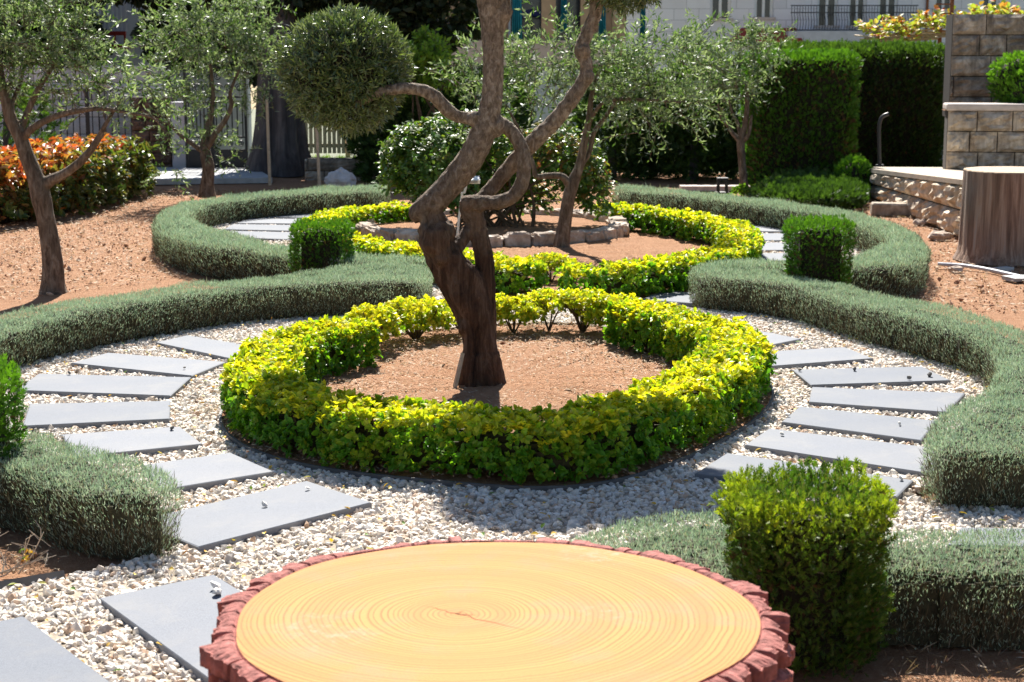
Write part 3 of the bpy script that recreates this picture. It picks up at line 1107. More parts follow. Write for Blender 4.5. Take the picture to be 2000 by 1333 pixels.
def rosettes(P, N, n_leaf, L, mat, name, parent, tipv, tpl=OVATE, wl=.36, open_=.75, spread=.02):
    """leaf rosettes that face along N"""
    n = len(P)
    Pk = np.repeat(P, n_leaf, 0)
    Nk = np.repeat(N, n_leaf, 0)
    m = len(Pk)
    r = rnd(m)
    ax = unit(Nk * open_ + unit(r - Nk * (r * Nk).sum(1, keepdims=True)) * 1.0 + rng.normal(0, .2, (m, 3)))
    Ls = L * rng.uniform(.6, 1.2, m)
    nr = unit(Nk + np.array([0, 0, .4]) + rng.normal(0, .35, (m, 3)))
    V, F, k = inst(tpl, Pk + rnd(m) * spread * .4, ax, nr, Ls, Ls * wl)
    tip = np.clip(np.repeat(tipv, n_leaf) + rng.normal(0, .12, m), 0, 1)
    return mesh(name, V, F, mat, parent, attrs={'tip': np.repeat(tip, k)})


def golden(line, half, H, label, dens=1.0, size=1.0):
    poly = buffer(line, half)
    c = poly.mean(0)
    t = thing('golden_hedge', label, 'hedge', (c[0], c[1], 0), 'golden euonymus planted round the beds')
    core(buffer(line[2:-2], half * .55), .06, H - .13, .012, 'woody_core', M['euocore'], t)
    P, N, top, h = body_points(poly, .04, H - .04, 1050 * dens, 1150 * dens, .06, .015, .022)
    n = len(P)
    Nn = unit(N + np.array([0, 0, .35]) + rng.normal(0, .25, (n, 3)))
    P = P - N * rng.uniform(0, .05, (n, 1))
    # young yellow growth sits on the sunny top and shoulders, thinner on the faces
    tv = np.where(top > .5, .80, .03 + .58 * np.clip((h - .55) / .45, 0, 1) ** 1.5) + .22 * wob(P, 5.0, .7) - np.where(rng.random(n) < .25, .4, 0)
    rosettes(P, Nn, 7, .032 * size, M['euo'], 'foliage', t, tv)
    # woody stems
    for s in np.arange(0, len(line), 6):
        mb = MB()
        b = line[s]
        for _ in range(4):
            a = rng.uniform(0, 6.28)
            r = half * rng.uniform(.3, .75)
            mb.tube(np.array([[b[0], b[1], 0], [b[0] + r * .4 * math.cos(a), b[1] + r * .4 * math.sin(a), H * .35], [b[0] + r * math.cos(a), b[1] + r * math.sin(a), H * .75]]), [.006, .005, .003], 5)
        mb.build('stem', M['twig'], t)
    return t


golden(E1f, .162, .275, 'golden green hedge forming a ring round the old olive tree', 1.1)
golden(resample(spline(E2a, 6), .06), .15, .25, 'golden hedge on the left half of the far bed', .62, 1.25)
golden(resample(spline(E2b, 6), .06), .15, .25, 'golden hedge on the right half of the far bed', .62, 1.25)


def golden_shrub(px, py, wpx, toppx, label, bare=.4, dens=1.0, nst=7):
    b = U(px, py, 0.02)
    D = b[1]
    wd = wpx / PXM(D)
    H = (py - toppx) / PXM(D)
    t = thing('golden_shrub', label, 'shrub', tuple(b), 'single golden shrubs in the gaps of the rings')
    for k in range(nst):
        mb = MB()
        a = 2 * math.pi * k / nst + rng.uniform(-.3, .3)
        r = wd * .5 * rng.uniform(.45, .95)
        tip = b + np.array([r * math.cos(a), r * math.sin(a), H * rng.uniform(.72, .92)])
        mid = b + np.array([r * .45 * math.cos(a + .3), r * .45 * math.sin(a + .3), H * .4])
        mb.tube(spline([b, mid, tip], 5), np.linspace(.007, .0025, 11), 5)
        t2 = mid + (tip - mid) * .4 + rng.normal(0, 1, 3) * np.array([.05, .05, .01]) + np.array([0, 0, .05])
        mb.tube(np.array([mid, (mid + t2) / 2 + [.005, 0, 0], t2]), [.004, .003, .002], 4)
        mb.build('stem', M['twig'], t)
    n = int(290 * dens)
    d = rnd(n)
    d = np.sign(d) * np.abs(d) ** .75
    d[:, 2] = np.abs(d[:, 2]) * 1.15 - .45
    r = rng.uniform(.35, 1, (n, 1)) ** .6 * (1 + .22 * wob(d, 2.5, px * .01))[:, None]
    P = b + np.array([0, 0, H * (bare + (1 - bare) * .42)]) + d * r * np.array([wd * .52, wd * .45, H * (1 - bare) * .62])
    N = unit(d + np.array([0, 0, .5]))
    tv = .35 + .6 * np.clip((P[:, 2] - b[2] - H * bare) / (H * (1 - bare)), 0, 1) + rng.normal(0, .15, n)
    rosettes(P, N, 7, .031, M['euo'], 'foliage', t, tv)
    return t


golden_shrub(728, 690, 118, 588, 'golden shrub with bare forked stems left of two beside old trunk', .24, 1.2, 6)
golden_shrub(812, 668, 165, 576, 'broad golden shrub with fan of bare stems, left of old trunk', .22, 1.6, 11)
golden_shrub(905, 655, 120, 578, 'golden shrub partly hidden behind the old trunk', .25, 1.1)
golden_shrub(1003, 655, 112, 570, 'golden shrub with thin stems just right of the old trunk', .26, 1.2, 6)
golden_shrub(1072, 648, 108, 560, 'slim golden shrub with three stems, second right of trunk', .36, 1.1, 4)
golden_shrub(1137, 654, 118, 564, 'sparse golden shrub of bare upright stems, third right of trunk', .58, .75, 13)
golden_shrub(1205, 655, 125, 570, 'golden shrub joining the hedge at right of the gap', .2, 1.5)
golden_shrub(1076, 553, 90, 490, 'golden shrub with bare legs in gap of far ring', .30, 1.0, 6)


def sprays(P, N, L, mat, name, parent, tipv, upb=.6, w=.45, jit=.4):
    n = len(P)
    ax = unit(N * .6 + np.array([0, 0, upb]) + rng.normal(0, jit, (n, 3)))
    nr = rnd(n)
    Ls = L * rng.uniform(.65, 1.25, n)
    V, F, k = inst(SPRAY, P, ax, nr, Ls, Ls * w * 1.6)
    return mesh(name, V, F, mat, parent, attrs={'tip': np.repeat(np.clip(tipv, 0, 1), k)})


def conifer_block(poly, z0, H, label, dens=1.0, L=.045, mat='thuja', name='clipped_conifer', tipamt=1.0, taper=.02, group=None, brown=.12, edge=.05, depth=.05, und=.014, rim=0.0):
    c = poly.mean(0)
    t = thing(name, label, 'clipped conifer', (c[0], c[1], z0), group)
    core(poly, z0, H, max(.07, depth * 1.3), 'inner_branches', M['thujacore'], t, taper, .026, max(.045, depth))
    P, N, top, h = body_points(poly, z0, H, 2300 * dens, 2700 * dens, edge, taper, und)
    n = len(P)
    P = P - N * depth * 1.25 * rng.uniform(0, 1, (n, 1)) ** 1.3
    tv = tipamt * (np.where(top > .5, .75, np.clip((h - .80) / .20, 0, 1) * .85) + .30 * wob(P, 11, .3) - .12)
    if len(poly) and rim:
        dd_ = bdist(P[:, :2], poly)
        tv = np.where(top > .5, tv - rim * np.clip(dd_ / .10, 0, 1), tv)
    br = (rng.random(n) < brown * (1.3 - h)) & (top < .5) & (wob(P, 6, 2.2) > -.2)
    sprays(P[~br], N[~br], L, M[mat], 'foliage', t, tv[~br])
    if br.sum() > 3:
        sprays(P[br] - N[br] * .01, N[br], L, M['browntwig'], 'dry_foliage', t, tv[br] * 0)
    return t


def sq(c, hw, hd, p=5, n=48):
    t = np.linspace(0, 2 * np.pi, n, endpoint=False)
    cs, sn = np.cos(t), np.sin(t)
    return np.stack([c[0] + hw * np.sign(cs) * np.abs(cs) ** (2 / p), c[1] + hd * np.sign(sn) * np.abs(sn) ** (2 / p)], 1)


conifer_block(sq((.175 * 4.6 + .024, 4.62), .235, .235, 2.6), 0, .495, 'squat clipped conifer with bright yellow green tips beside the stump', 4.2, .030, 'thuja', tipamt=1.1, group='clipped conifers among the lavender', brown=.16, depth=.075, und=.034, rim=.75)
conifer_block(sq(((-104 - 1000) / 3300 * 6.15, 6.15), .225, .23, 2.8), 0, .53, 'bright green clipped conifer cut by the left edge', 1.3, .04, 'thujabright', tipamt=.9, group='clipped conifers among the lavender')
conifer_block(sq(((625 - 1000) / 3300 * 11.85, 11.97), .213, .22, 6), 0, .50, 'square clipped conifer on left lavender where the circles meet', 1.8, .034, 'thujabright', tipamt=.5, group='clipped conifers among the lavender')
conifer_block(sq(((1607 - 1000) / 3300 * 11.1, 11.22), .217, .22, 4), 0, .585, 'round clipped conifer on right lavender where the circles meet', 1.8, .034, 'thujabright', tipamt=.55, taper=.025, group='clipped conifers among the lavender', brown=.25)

# ------------------------------------------------------------------ olive trees


def tubes_obj(paths, name, mat, parent, n=12, ridge=.08, vox=None, sub=6):
    mb = MB()
    for k, p in enumerate(paths):
        p = np.asarray(p, float)
        s = spline(p, sub)
        mb.tube(s[:, :3], np.maximum(s[:, 3], .002), n, ridge, k * 1.3)
    o = mb.build(name, mat, parent, True)
    if vox:
        m = o.modifiers.new('remesh', 'REMESH')
        m.mode = 'VOXEL'
        m.voxel_size = vox
        m.use_smooth_shade = True
        s_ = o.modifiers.new('smooth', 'SMOOTH')
        s_.factor = .5
        s_.iterations = 3
    return o


def pxpath(D, rows):
    """rows (px, py, extra depth, width in px) -> x, y, z, radius"""
    out = []
    for a, b, dd, wd in rows:
        p = A(a, b, D + dd)
        out.append([*p, wd / 2 / PXM(D + dd)])
    return out


D0 = 8.38
tb = A(938, 772, D0)
olive = thing('olive_tree', 'old twisted olive tree with gnarled trunk and pompom crowns in golden ring', 'tree', (tb[0], tb[1], 0), 'olive trees')
trunk_rows = pxpath(D0, [(940, 805, 0, 118), (939, 770, 0, 88), (939, 730, 0, 76), (939, 695, 0, 70), (935, 650, 0, 68), (924, 605, .0, 80), (904, 560, 0, 88), (876, 515, -.02, 72), (858, 480, -.02, 68), (850, 445, -.02, 56), (836, 415, -.02, 48)])
left_rows = pxpath(D0, [(818, 425, -.02, 34), (824, 416, -.02, 50), (838, 403, -.02, 52), (866, 376, -.02, 51), (896, 342, -.03, 52), (926, 297, -.05, 52), (948, 245, -.06, 47), (960, 200, -.06, 42), (963, 150, -.06, 40), (963, 100, -.06, 41), (961, 50, -.06, 44), (956, 0, -.06, 48), (950, -70, -.06, 42), (945, -150, -.05, 34), (940, -210, -.05, 20)])
right_rows = pxpath(D0, [(955, 660, .03, 30), (953, 610, .03, 34), (950, 560, .03, 36), (947, 515, .04, 38), (939, 475, .04, 37), (930, 440, .04, 38), (922, 412, .04, 46), (918, 390, .04, 44)])
hook_rows = pxpath(D0, [(905, 400, .0, 34), (925, 396, -.01, 31), (945, 396, -.02, 28), (970, 396, -.03, 28), (996, 387, -.03, 28), (1015, 367, -.03, 28), (1023, 340, -.03, 28), (1023, 312, -.03, 29), (1016, 285, -.02, 28), (1003, 262, -.01, 27), (986, 246, .0, 27), (965, 237, .03, 27), (945, 234, .06, 26), (918, 231, .08, 25), (890, 226, .06, 25), (868, 210, .04, 27), (850, 190, .02, 26), (825, 177, 0, 24), (795, 173, 0, 22), (760, 176, 0, 22), (730, 185, 0, 20), (705, 199, .02, 17), (685, 200, .08, 14), (672, 165, .16, 11)])
b_rows = pxpath(D0, [(925, 402, .05, 28), (942, 388, .09, 28), (963, 365, .12, 28), (988, 335, .13, 30), (1012, 308, .13, 32), (1036, 284, .12, 33), (1062, 258, .11, 32), (1088, 231, .10, 31), (1120, 190, .08, 29), (1142, 155, .07, 28), (1144, 125, .07, 25), (1135, 98, .07, 27), (1146, 68, .07, 26), (1160, 35, .07, 26), (1166, 0, .07, 25), (1176, -50, .07, 22), (1195, -100, .07, 14)])
mbt = [trunk_rows, left_rows, right_rows, hook_rows, b_rows,
       pxpath(D0, [(908, 805, -.05, 46), (914, 740, -.05, 36), (922, 660, -.05, 32), (912, 600, -.05, 32), (884, 548, -.05, 30)]),
       pxpath(D0, [(972, 800, .0, 36), (964, 740, .0, 26), (958, 680, .0, 22), (950, 610, -.02, 24), (936, 570, -.04, 20), (918, 530, -.05, 16)]),
       pxpath(D0, [(920, 440, .03, 22), (904, 468, .0, 26), (884, 495, -.03, 30), (872, 520, -.04, 34)]),
       pxpath(D0, [(968, 70, -.05, 20), (982, 42, -.05, 24), (984, 10, -.05, 24), (978, -40, -.05, 24)])]
for ang, ln_ in ((-2.7, .06), (-1.9, .05), (-.9, .05), (-.2, .07), (.9, .07), (2.2, .07)):
    c0 = np.array([tb[0] + .05 * math.cos(ang), tb[1] + .05 * math.sin(ang)])
    dv_ = np.array([math.cos(ang), math.sin(ang)])
    mbt.append([[*c0, .20, .050], [*(c0 + dv_ * ln_ * .35), .085, .05], [*(c0 + dv_ * ln_ * .75), .035, .038], [*(c0 + dv_ * ln_ * 1.2), .0, .022]])
mb = MB()
for k, p in enumerate(mbt):
    s = spline(p, 8)
    mb.tube(s[:, :3], s[:, 3], 18, .11 if k in (0, 5, 6) else .05, k * 1.3)
for a, b, dd, r in ((850, 470, -.06, 32), (838, 455, -.05, 22), (866, 500, -.07, 22), (874, 452, -.04, 18), (880, 448, -.05, 10), (812, 418, -.02, 15), (845, 440, -.06, 14), (862, 480, -.1, 12), (940, 398, -.01, 14), (984, 25, -.06, 18), (968, 245, -.06, 20), (1140, 100, .05, 14), (1150, 150, .05, 12), (925, 232, -.08, 14), (908, 640, -.06, 16)):
    mb.ball(A(a, b, D0 + dd), np.array([1, 1, 1.15]) * r / PXM(D0), 12, 8, .06)
for row in (b_rows[4:12], hook_rows[3:9], left_rows[5:9]):
    for p in row:
        for _ in range(2):
            v = rnd(1)[0]
            mb.ball(np.array(p[:3]) + v * p[3] * .75, p[3] * rng.uniform(.3, .45), 8, 5)
tr = mb.build('trunk', M['trunkbark'], olive, True)
m_ = tr.modifiers.new('remesh', 'REMESH')
m_.mode = 'VOXEL'
m_.voxel_size = .0065
m_.use_smooth_shade = True
s_ = tr.modifiers.new('smooth', 'SMOOTH')
s_.factor = .5
s_.iterations = 2
tex = bpy.data.textures.new('bark_relief', 'CLOUDS')
tex.noise_scale = .035
tex.noise_depth = 3
d_ = tr.modifiers.new('relief', 'DISPLACE')
d_.texture = tex
d_.strength = .012
d_.mid_level = .5
d_.texture_coords = 'LOCAL'


def pompom(c, r, parent, n, name='crown', L=.038):
    d = rnd(n)
    rr = rng.uniform(.78, 1.0, (n, 1)) * (1 + .05 * wob(d, 2.6)[:, None] + .035 * wob(d, 7.0, 1.)[:, None])
    P = c + d * rr * np.array(r)
    K = 8
    Pk = np.repeat(P, K, 0)
    Nk = np.repeat(d, K, 0)
    m = len(Pk)
    ax = unit(Nk * .5 + rnd(m) * .75 + np.array([0, 0, .25]))
    Ls = L * rng.uniform(.6, 1.25, m)
    V, F, k = inst(BLADE, Pk + rnd(m) * .014, ax, unit(Nk + rnd(m) * .7), Ls, Ls * .11)
    tip = np.clip(rng.random(m) * 1.6 - 1.0, 0, 1)
    o = mesh(name, V, F, M['pomleaf'], parent, attrs={'tip': np.repeat(tip, k)})
    mb = MB()
    mb.ball(c, np.array(r) * .74, 20, 12, .05)
    BASE[o.name] = BASE[parent.name]
    i_ = mb.build('inner_twigs', M['thujacore'], o, True)
    return o


pompom(A(674, 138, D0 + .20), (.332, .332, .307), olive, 2800)
pompom(A(1215, -78, D0 + .1), (.27, .27, .25), olive, 1500)
pompom(A(1105, -95, D0 + .05), (.34, .34, .20), olive, 1700)
pompom(A(985, -95, D0 - .02), (.34, .34, .20), olive, 1700)
# wooden prop at the foot of the tree
mb = MB()
p0, p1 = A(882, 785, D0 - .12), A(904, 690, D0 - .10)
mb.tube(np.array([p0, (p0 + p1) / 2, p1]), [.013, .012, .010], 4)
tag(mb.build('wooden_stake', M['stake'], loc=tuple(p0)), 'pale short wooden stake leaning on foot of old olive trunk', 'stake')


def loose_crown(blobs, ntw, parent, L=.05, mat='oliveleaf', twl=(.16, .34), droop=.0, nleaf=18, aspect=.135, limbs=None, name='crown'):
    """twigs with paired narrow leaves inside a few overlapping lobes; gaps stay open"""
    blobs = [(np.array(c, float), np.array(r, float)) for c, r in blobs]
    vol = np.array([r.prod() for _, r in blobs])
    kk = rng.choice(len(blobs), ntw, p=vol / vol.sum())
    C_ = np.array([blobs[k][0] for k in kk])
    R_ = np.array([blobs[k][1] for k in kk])
    d = rnd(ntw)
    rr = rng.uniform(0.1, 1, (ntw, 1)) ** .45
    P = C_ + d * rr * R_ * .9
    cen = np.round(P / .16) * .16 + .05 * np.sin(np.round(P / .16) * 12.9)
    P = P + (cen - P) * .55          # twigs gather into clumps
    ax = unit(d * .8 + rnd(ntw) * .7 + np.array([0, 0, .45 - droop]))
    TL = rng.uniform(*twl, ntw)
    t = (np.arange(nleaf) + .5) / nleaf
    sag = -.25 * (t ** 2)
    Pk = (P[:, None, :] + ax[:, None, :] * (TL[:, None] * t)[:, :, None] + np.array([0, 0, 1.0]) * (sag * TL[:, None])[:, :, None]).reshape(-1, 3)
    axk = np.repeat(ax, nleaf, 0)
    m = len(Pk)
    ld_ = unit(axk * .7 + rnd(m) * .9)
    Ls = L * rng.uniform(.65, 1.2, m)
    V, F, k = inst(BLADE, Pk, ld_, rnd(m), Ls, Ls * aspect)
    tip = np.clip(np.tile(t, ntw) * 1.2 - .6 + rng.normal(0, .2, m), 0, 1)
    o = mesh(name, V, F, M[mat], parent, attrs={'tip': np.repeat(tip, k)})
    mb = MB()
    sel = rng.choice(ntw, min(ntw, 260), replace=False)
    for q in sel:
        mb.tube(np.array([P[q] - ax[q] * .05, P[q] + ax[q] * TL[q] * .5 - [0, 0, .06 * TL[q]], P[q] + ax[q] * TL[q] - [0, 0, .25 * TL[q]]]), [.004, .003, .0015], 3, cap=False)
    mb.build('twigs', M['olivebark'], o)
    return o


def pblob(D, px, py, rx, ry, rd=None, dd=0.0):
    k = 1 / PXM(D + dd)
    return (A(px, py, D + dd), (rx * k, (rd if rd else (rx + ry) / 2) * k, ry * k))


def olive_tree(label, D, base, rows, blobs, ntw, **kw):
    b = A(*base, D)
    t = thing('olive_tree', label, 'tree', (b[0], b[1], 0), 'olive trees')
    tubes_obj([pxpath(D, r) for r in rows], 'trunk', M['olivebark'], t, 12, .05, kw.pop('vox', None))
    loose_crown([pblob(D, *q) for q in blobs], int(ntw * 1.2), t, **kw)
    return t


olive_tree('olive tree with loose crown standing in red soil at left edge', 12.0, (105, 566),
           [[(105, 580, 0, 62), (104, 555, 0, 48), (103, 520, 0, 42), (97, 470, 0, 38), (88, 420, 0, 36), (80, 385, 0, 40), (70, 350, 0, 34), (52, 305, 0, 30), (40, 270, 0, 27), (22, 235, 0, 24), (10, 190, 0, 20), (2, 150, .05, 16), (-5, 90, .1, 11), (-10, 20, .1, 6)],
            [(80, 372, 0, 26), (95, 355, 0, 24), (125, 340, -.02, 19), (155, 318, -.04, 17), (180, 290, -.06, 15), (197, 262, -.08, 12), (208, 240, -.1, 9), (240, 190, -.1, 5)],
            [(44, 280, 0, 20), (40, 255, .03, 17), (52, 225, .05, 14), (62, 200, .05, 13), (80, 165, .05, 12), (98, 138, .05, 10), (118, 105, .05, 6)],
            [(44, 275, 0, 18), (55, 258, -.03, 16), (85, 238, -.05, 14), (120, 224, -.07, 13), (160, 216, -.1, 11), (200, 213, -.12, 9), (260, 222, -.15, 7), (300, 232, -.15, 6), (325, 262, -.15, 4)],
            [(30, 240, .0, 12), (24, 205, .05, 10), (40, 160, .1, 8), (55, 100, .1, 5)]],
           [(20, 60, 105, 75), (110, 65, 80, 75), (60, 150, 80, 40), (-30, 120, 80, 70), (240, 160, 80, 42), (180, 200, 70, 30), (250, 235, 70, 14), (110, -30, 110, 50), (160, 130, 60, 40)], 470, L=.052, nleaf=20, vox=.009)
olive_tree('olive tree with drooping crown in front of the black gate', 19.6, (405, 376),
           [[(405, 386, 0, 36), (405, 360, 0, 26), (407, 330, 0, 24), (402, 305, 0, 22), (400, 285, 0, 18), (404, 255, 0, 14), (412, 225, 0, 11), (416, 180, 0, 8), (410, 120, 0, 5)],
            [(402, 292, 0, 15), (420, 262, -.03, 12), (440, 235, -.05, 10), (452, 205, -.05, 9), (450, 180, -.05, 7), (470, 130, -.05, 4)],
            [(402, 300, 0, 12), (380, 285, -.05, 9), (350, 262, -.1, 7), (325, 235, -.1, 4)]],
           [(420, 70, 100, 60), (350, 130, 80, 60), (470, 120, 70, 60), (320, 60, 48, 62), (360, 215, 80, 40), (400, 290, 65, 28), (340, 320, 28, 45), (450, 300, 40, 22), (510, 140, 50, 80), (500, 60, 50, 50), (430, 20, 110, 40)], 560, L=.065, nleaf=18)
olive_tree('airy olive tree behind the old trunk, rising from far bed', 14.4, (1097, 485),
           [[(1097, 495, 0, 40), (1098, 470, 0, 32), (1104, 430, 0, 27), (1110, 390, 0, 26), (1120, 355, 0, 24), (1132, 325, 0, 18), (1140, 285, 0, 15), (1150, 235, 0, 12), (1155, 190, 0, 10), (1170, 140, 0, 7), (1190, 90, 0, 4)],
            [(1114, 365, 0, 18), (1098, 346, -.03, 14), (1070, 344, -.05, 12), (1048, 345, -.05, 11), (1042, 325, -.05, 9), (1030, 290, -.03, 7), (1012, 250, 0, 6), (985, 200, .05, 4)],
            [(1128, 330, 0, 14), (1150, 300, .05, 10), (1160, 260, .05, 9), (1185, 225, .05, 8), (1200, 205, .05, 6), (1240, 170, .05, 4)],
            [(1145, 250, 0, 8), (1180, 200, -.1, 7), (1250, 195, -.1, 6), (1330, 200, -.1, 4)]],
           [(960, 130, 80, 60), (1040, 180, 80, 50), (1180, 150, 110, 60), (1300, 130, 110, 60), (1250, 200, 120, 40), (1080, 100, 90, 60), (1350, 90, 60, 50), (1230, 90, 90, 40), (1320, 210, 80, 40), (920, 200, 40, 60), (1250, 245, 90, 18)], 560, L=.055, nleaf=18, twl=(.16, .36))
olive_tree('small silvery olive tree beside the tall square conifer', 20.6, (1452, 372),
           [[(1453, 380, 0, 22), (1452, 350, 0, 17), (1449, 315, 0, 15), (1447, 275, 0, 16), (1455, 245, 0, 11), (1459, 210, 0, 9), (1458, 160, 0, 6)],
            [(1447, 278, 0, 11), (1430, 260, -.03, 8), (1418, 240, -.05, 7), (1408, 228, -.05, 5), (1400, 190, -.05, 3)],
            [(1448, 275, 0, 9), (1440, 240, .04, 7), (1428, 215, .04, 5), (1420, 170, .04, 3)],
            [(1450, 278, 0, 9), (1462, 262, -.05, 8), (1468, 225, -.05, 5)]],
           [(1440, 130, 60, 55), (1420, 190, 55, 45), (1480, 95, 55, 40), (1390, 150, 50, 60), (1510, 90, 30, 25), (1450, 80, 50, 30)], 330, L=.06, nleaf=16)

# ------------------------------------------------------------------ foreground stump
ZS = .5
sc_ = np.array([(968 - 1000) / 3300 * 3.52, 3.50])
stump = thing('tree_stump', 'broad cut stump with orange ringed top and chunky red bark', 'stump', (sc_[0], sc_[1], 0))
NT = 1800
th = np.linspace(0, 2 * np.pi, NT, endpoint=False)
R0 = .562 * (1 + .008 * np.sin(3 * th + 1) + .006 * np.sin(5 * th + 2) + .004 * np.sin(11 * th))
seed_rows = [0, .06, .11, .17, .24, .31, .39, .46]
zl = []
for q0, q1 in zip(seed_rows, seed_rows[1:] + [ZS]):
    zl += list(np.linspace(q0 + .002, q1 - .002, 5))
zl = ZS - np.array(zl)
rowsP = []
for q in seed_rows:
    e = np.cumsum(rng.uniform(.06, .21, 90))
    e = e[e < 2 * np.pi - .04]
    m = len(e) + 1
    rowsP.append((e, rng.uniform(.038, .072, m), rng.uniform(-.5, .5, m), rng.uniform(.0, .012, m), rng.uniform(0, 6, m)))


def plate(row, t, dz=0.0):
    """outward reach and drop of the bark plates of one row"""
    e, off, sl, dr, ph = rowsP[row]
    t = (t + .010 * np.sin(t * 19 + row * 2 + dz * 40) + .004 * np.sin(t * 57 + dz * 90)) % (2 * np.pi)
    k = np.searchsorted(e, t)
    ee = np.r_[0, e, 2 * np.pi]
    d = np.minimum(t - ee[k], ee[k + 1] - t)
    mid = (ee[k] + ee[k + 1]) / 2
    g = np.clip(d / .0075, 0, 1) ** .5
    o = np.clip(off[k] + sl[k] * (t - mid) * .5, .024, .074) + .0035 * np.sin(t * 70 + ph[k]) + .002 * np.sin(t * 160 + ph[k])
    return o * g + .004 * (1 - g), dr[k], g


def ring_(r, z):
    return np.c_[sc_[0] + r * np.cos(th), sc_[1] + r * np.sin(th), z]


V = [ring_(R0, np.full(NT, ZS - .004)), ring_(R0 + .003, np.full(NT, ZS - .009))]
o0, d0, g0 = plate(0, th)
for f, q in ((.15, .002), (.45, .001), (.75, .003), (.93, .006)):
    V.append(ring_(R0 + .004 + (o0 - .004) * f, ZS - q - d0 * f - .035 * (1 - g0) * (f > .2) + .0015 * np.sin(th * 31 + f * 9) * f + rng.normal(0, .0004, NT)))
for z in zl:
    dz = ZS - z
    r_ = max(k for k in range(len(seed_rows)) if dz >= seed_rows[k])
    q0 = seed_rows[r_]
    q1 = (seed_rows + [ZS])[r_ + 1]
    u = (dz - q0) / (q1 - q0)
    o_, d_r, g_ = plate(r_, th, dz)
    lip = 1 - .45 * max(0, 1 - u / .12) * (r_ > 0) - .5 * max(0, (u - .88) / .12)
    V.append(ring_(R0 + o_ * lip + .02 * max(0, dz - .3), np.full(NT, z) - (d_r + .004 if r_ == 0 else 0) * (1 - u)))
nr_ = len(V)
V = np.vstack(V)
a = np.arange(NT)
b = (a + 1) % NT
F = [np.stack([k * NT + a, (k + 1) * NT + a, (k + 1) * NT + b, k * NT + b], 1) for k in range(nr_ - 1)]
mesh('bark', V, F, M['redbark'], stump)
M['cut'] = cutmat('sawn_orange_wood', ((890 - 968) / 3300 * 3.5, .0, 0), ((.43, .245, .092), (.38, .175, .075), (.23, .095, .038)), 78, (.45, .215, .14))
rr = np.linspace(0, 1, 14)[1:]
V = [np.array([[sc_[0], sc_[1], ZS]])] + [np.c_[sc_[0] + R0 * s * np.cos(th), sc_[1] + R0 * s * np.sin(th), np.full(NT, ZS - (.004 if s == 1 else 0))] for s in rr]
V = np.vstack(V)
F = [np.stack([np.zeros(NT, int), 1 + a, 1 + b], 1)] + [np.stack([1 + k * NT + a, 1 + (k + 1) * NT + a, 1 + (k + 1) * NT + b, 1 + k * NT + b], 1) for k in range(len(rr) - 1)]
cf = mesh('cut_face', V, F, M['cut'], stump, True)
# drying cracks at the heart
mb = MB()
pc = np.array([sc_[0] + (890 - 968) / 3300 * 3.5, sc_[1], ZS + .0006])
for ang, ln_ in ((2.5, .10), (-.62, .20), (-.15, .05), (1.2, .03)):
    d = np.array([math.cos(ang), math.sin(ang), 0])
    s_v = np.array([-d[1], d[0], 0])
    q = [pc + d * ln_ * t + s_v * (rng.normal(0, .002)) for t in np.linspace(0, 1, 9)]
    for k in range(8):
        w0, w1 = .0016 * (1 - k / 8), .0016 * (1 - (k + 1) / 8)
        mb.add(np.array([q[k] - s_v * w0, q[k + 1] - s_v * w1, q[k + 1] + s_v * w1, q[k] + s_v * w0]), np.array([[0, 1, 2, 3]]))
mb.build('crack', plain('dark_crack', (.22, .07, .03), .9), stump)

# ------------------------------------------------------------------ rose bush in its rough stone ring
rc = U(960, 452, .05)
rx_ = (1218 - 700) / 2 / PXM(rc[1])
ring = thing('stone_planter_ring', 'low ring of rough pale rocks round the rose bush', 'planter', (rc[0], rc[1], 0))
kst = 30
mb = MB()
for k in range(kst):
    a = 2 * math.pi * k / kst
    b = 2 * math.pi * (k + .93) / kst
    am = (a + b) / 2
    p = np.array([rc[0] + rx_ * .96 * math.cos(am), rc[1] + rx_ * .98 * math.sin(am), .07])
    wd = rx_ * (b - a) * rng.uniform(.96, 1.08)
    g = 6
    u = np.linspace(-1, 1, g)
    n0 = mb.n
    mbx = MB()
    mbx.ball((0, 0, 0), (1, 1, 1), 14, 9)
    Vb = np.concatenate(mbx.V)
    Vb = np.sign(Vb) * np.abs(Vb) ** .42
    Vb = Vb * np.array([wd / 2, .085 + rng.uniform(-.015, .02), .082 + rng.uniform(-.012, .016)]) * (1 + .07 * rng.normal(0, 1, (len(Vb), 1)))
    rz = am + math.pi / 2
    c_, s_ = math.cos(rz), math.sin(rz)
    Vb = Vb @ np.array([[c_, s_, 0], [-s_, c_, 0], [0, 0, 1]]) + p
    mb.add(Vb, mbx.F)
mb.build('rocks', M['ringstone'], ring)
V = np.c_[circle(rc[:2], rx_ * .95, 48), np.full(48, .105)]
mesh('soil_fill', V, [np.arange(48)[None, :]], M['soil'], ring)

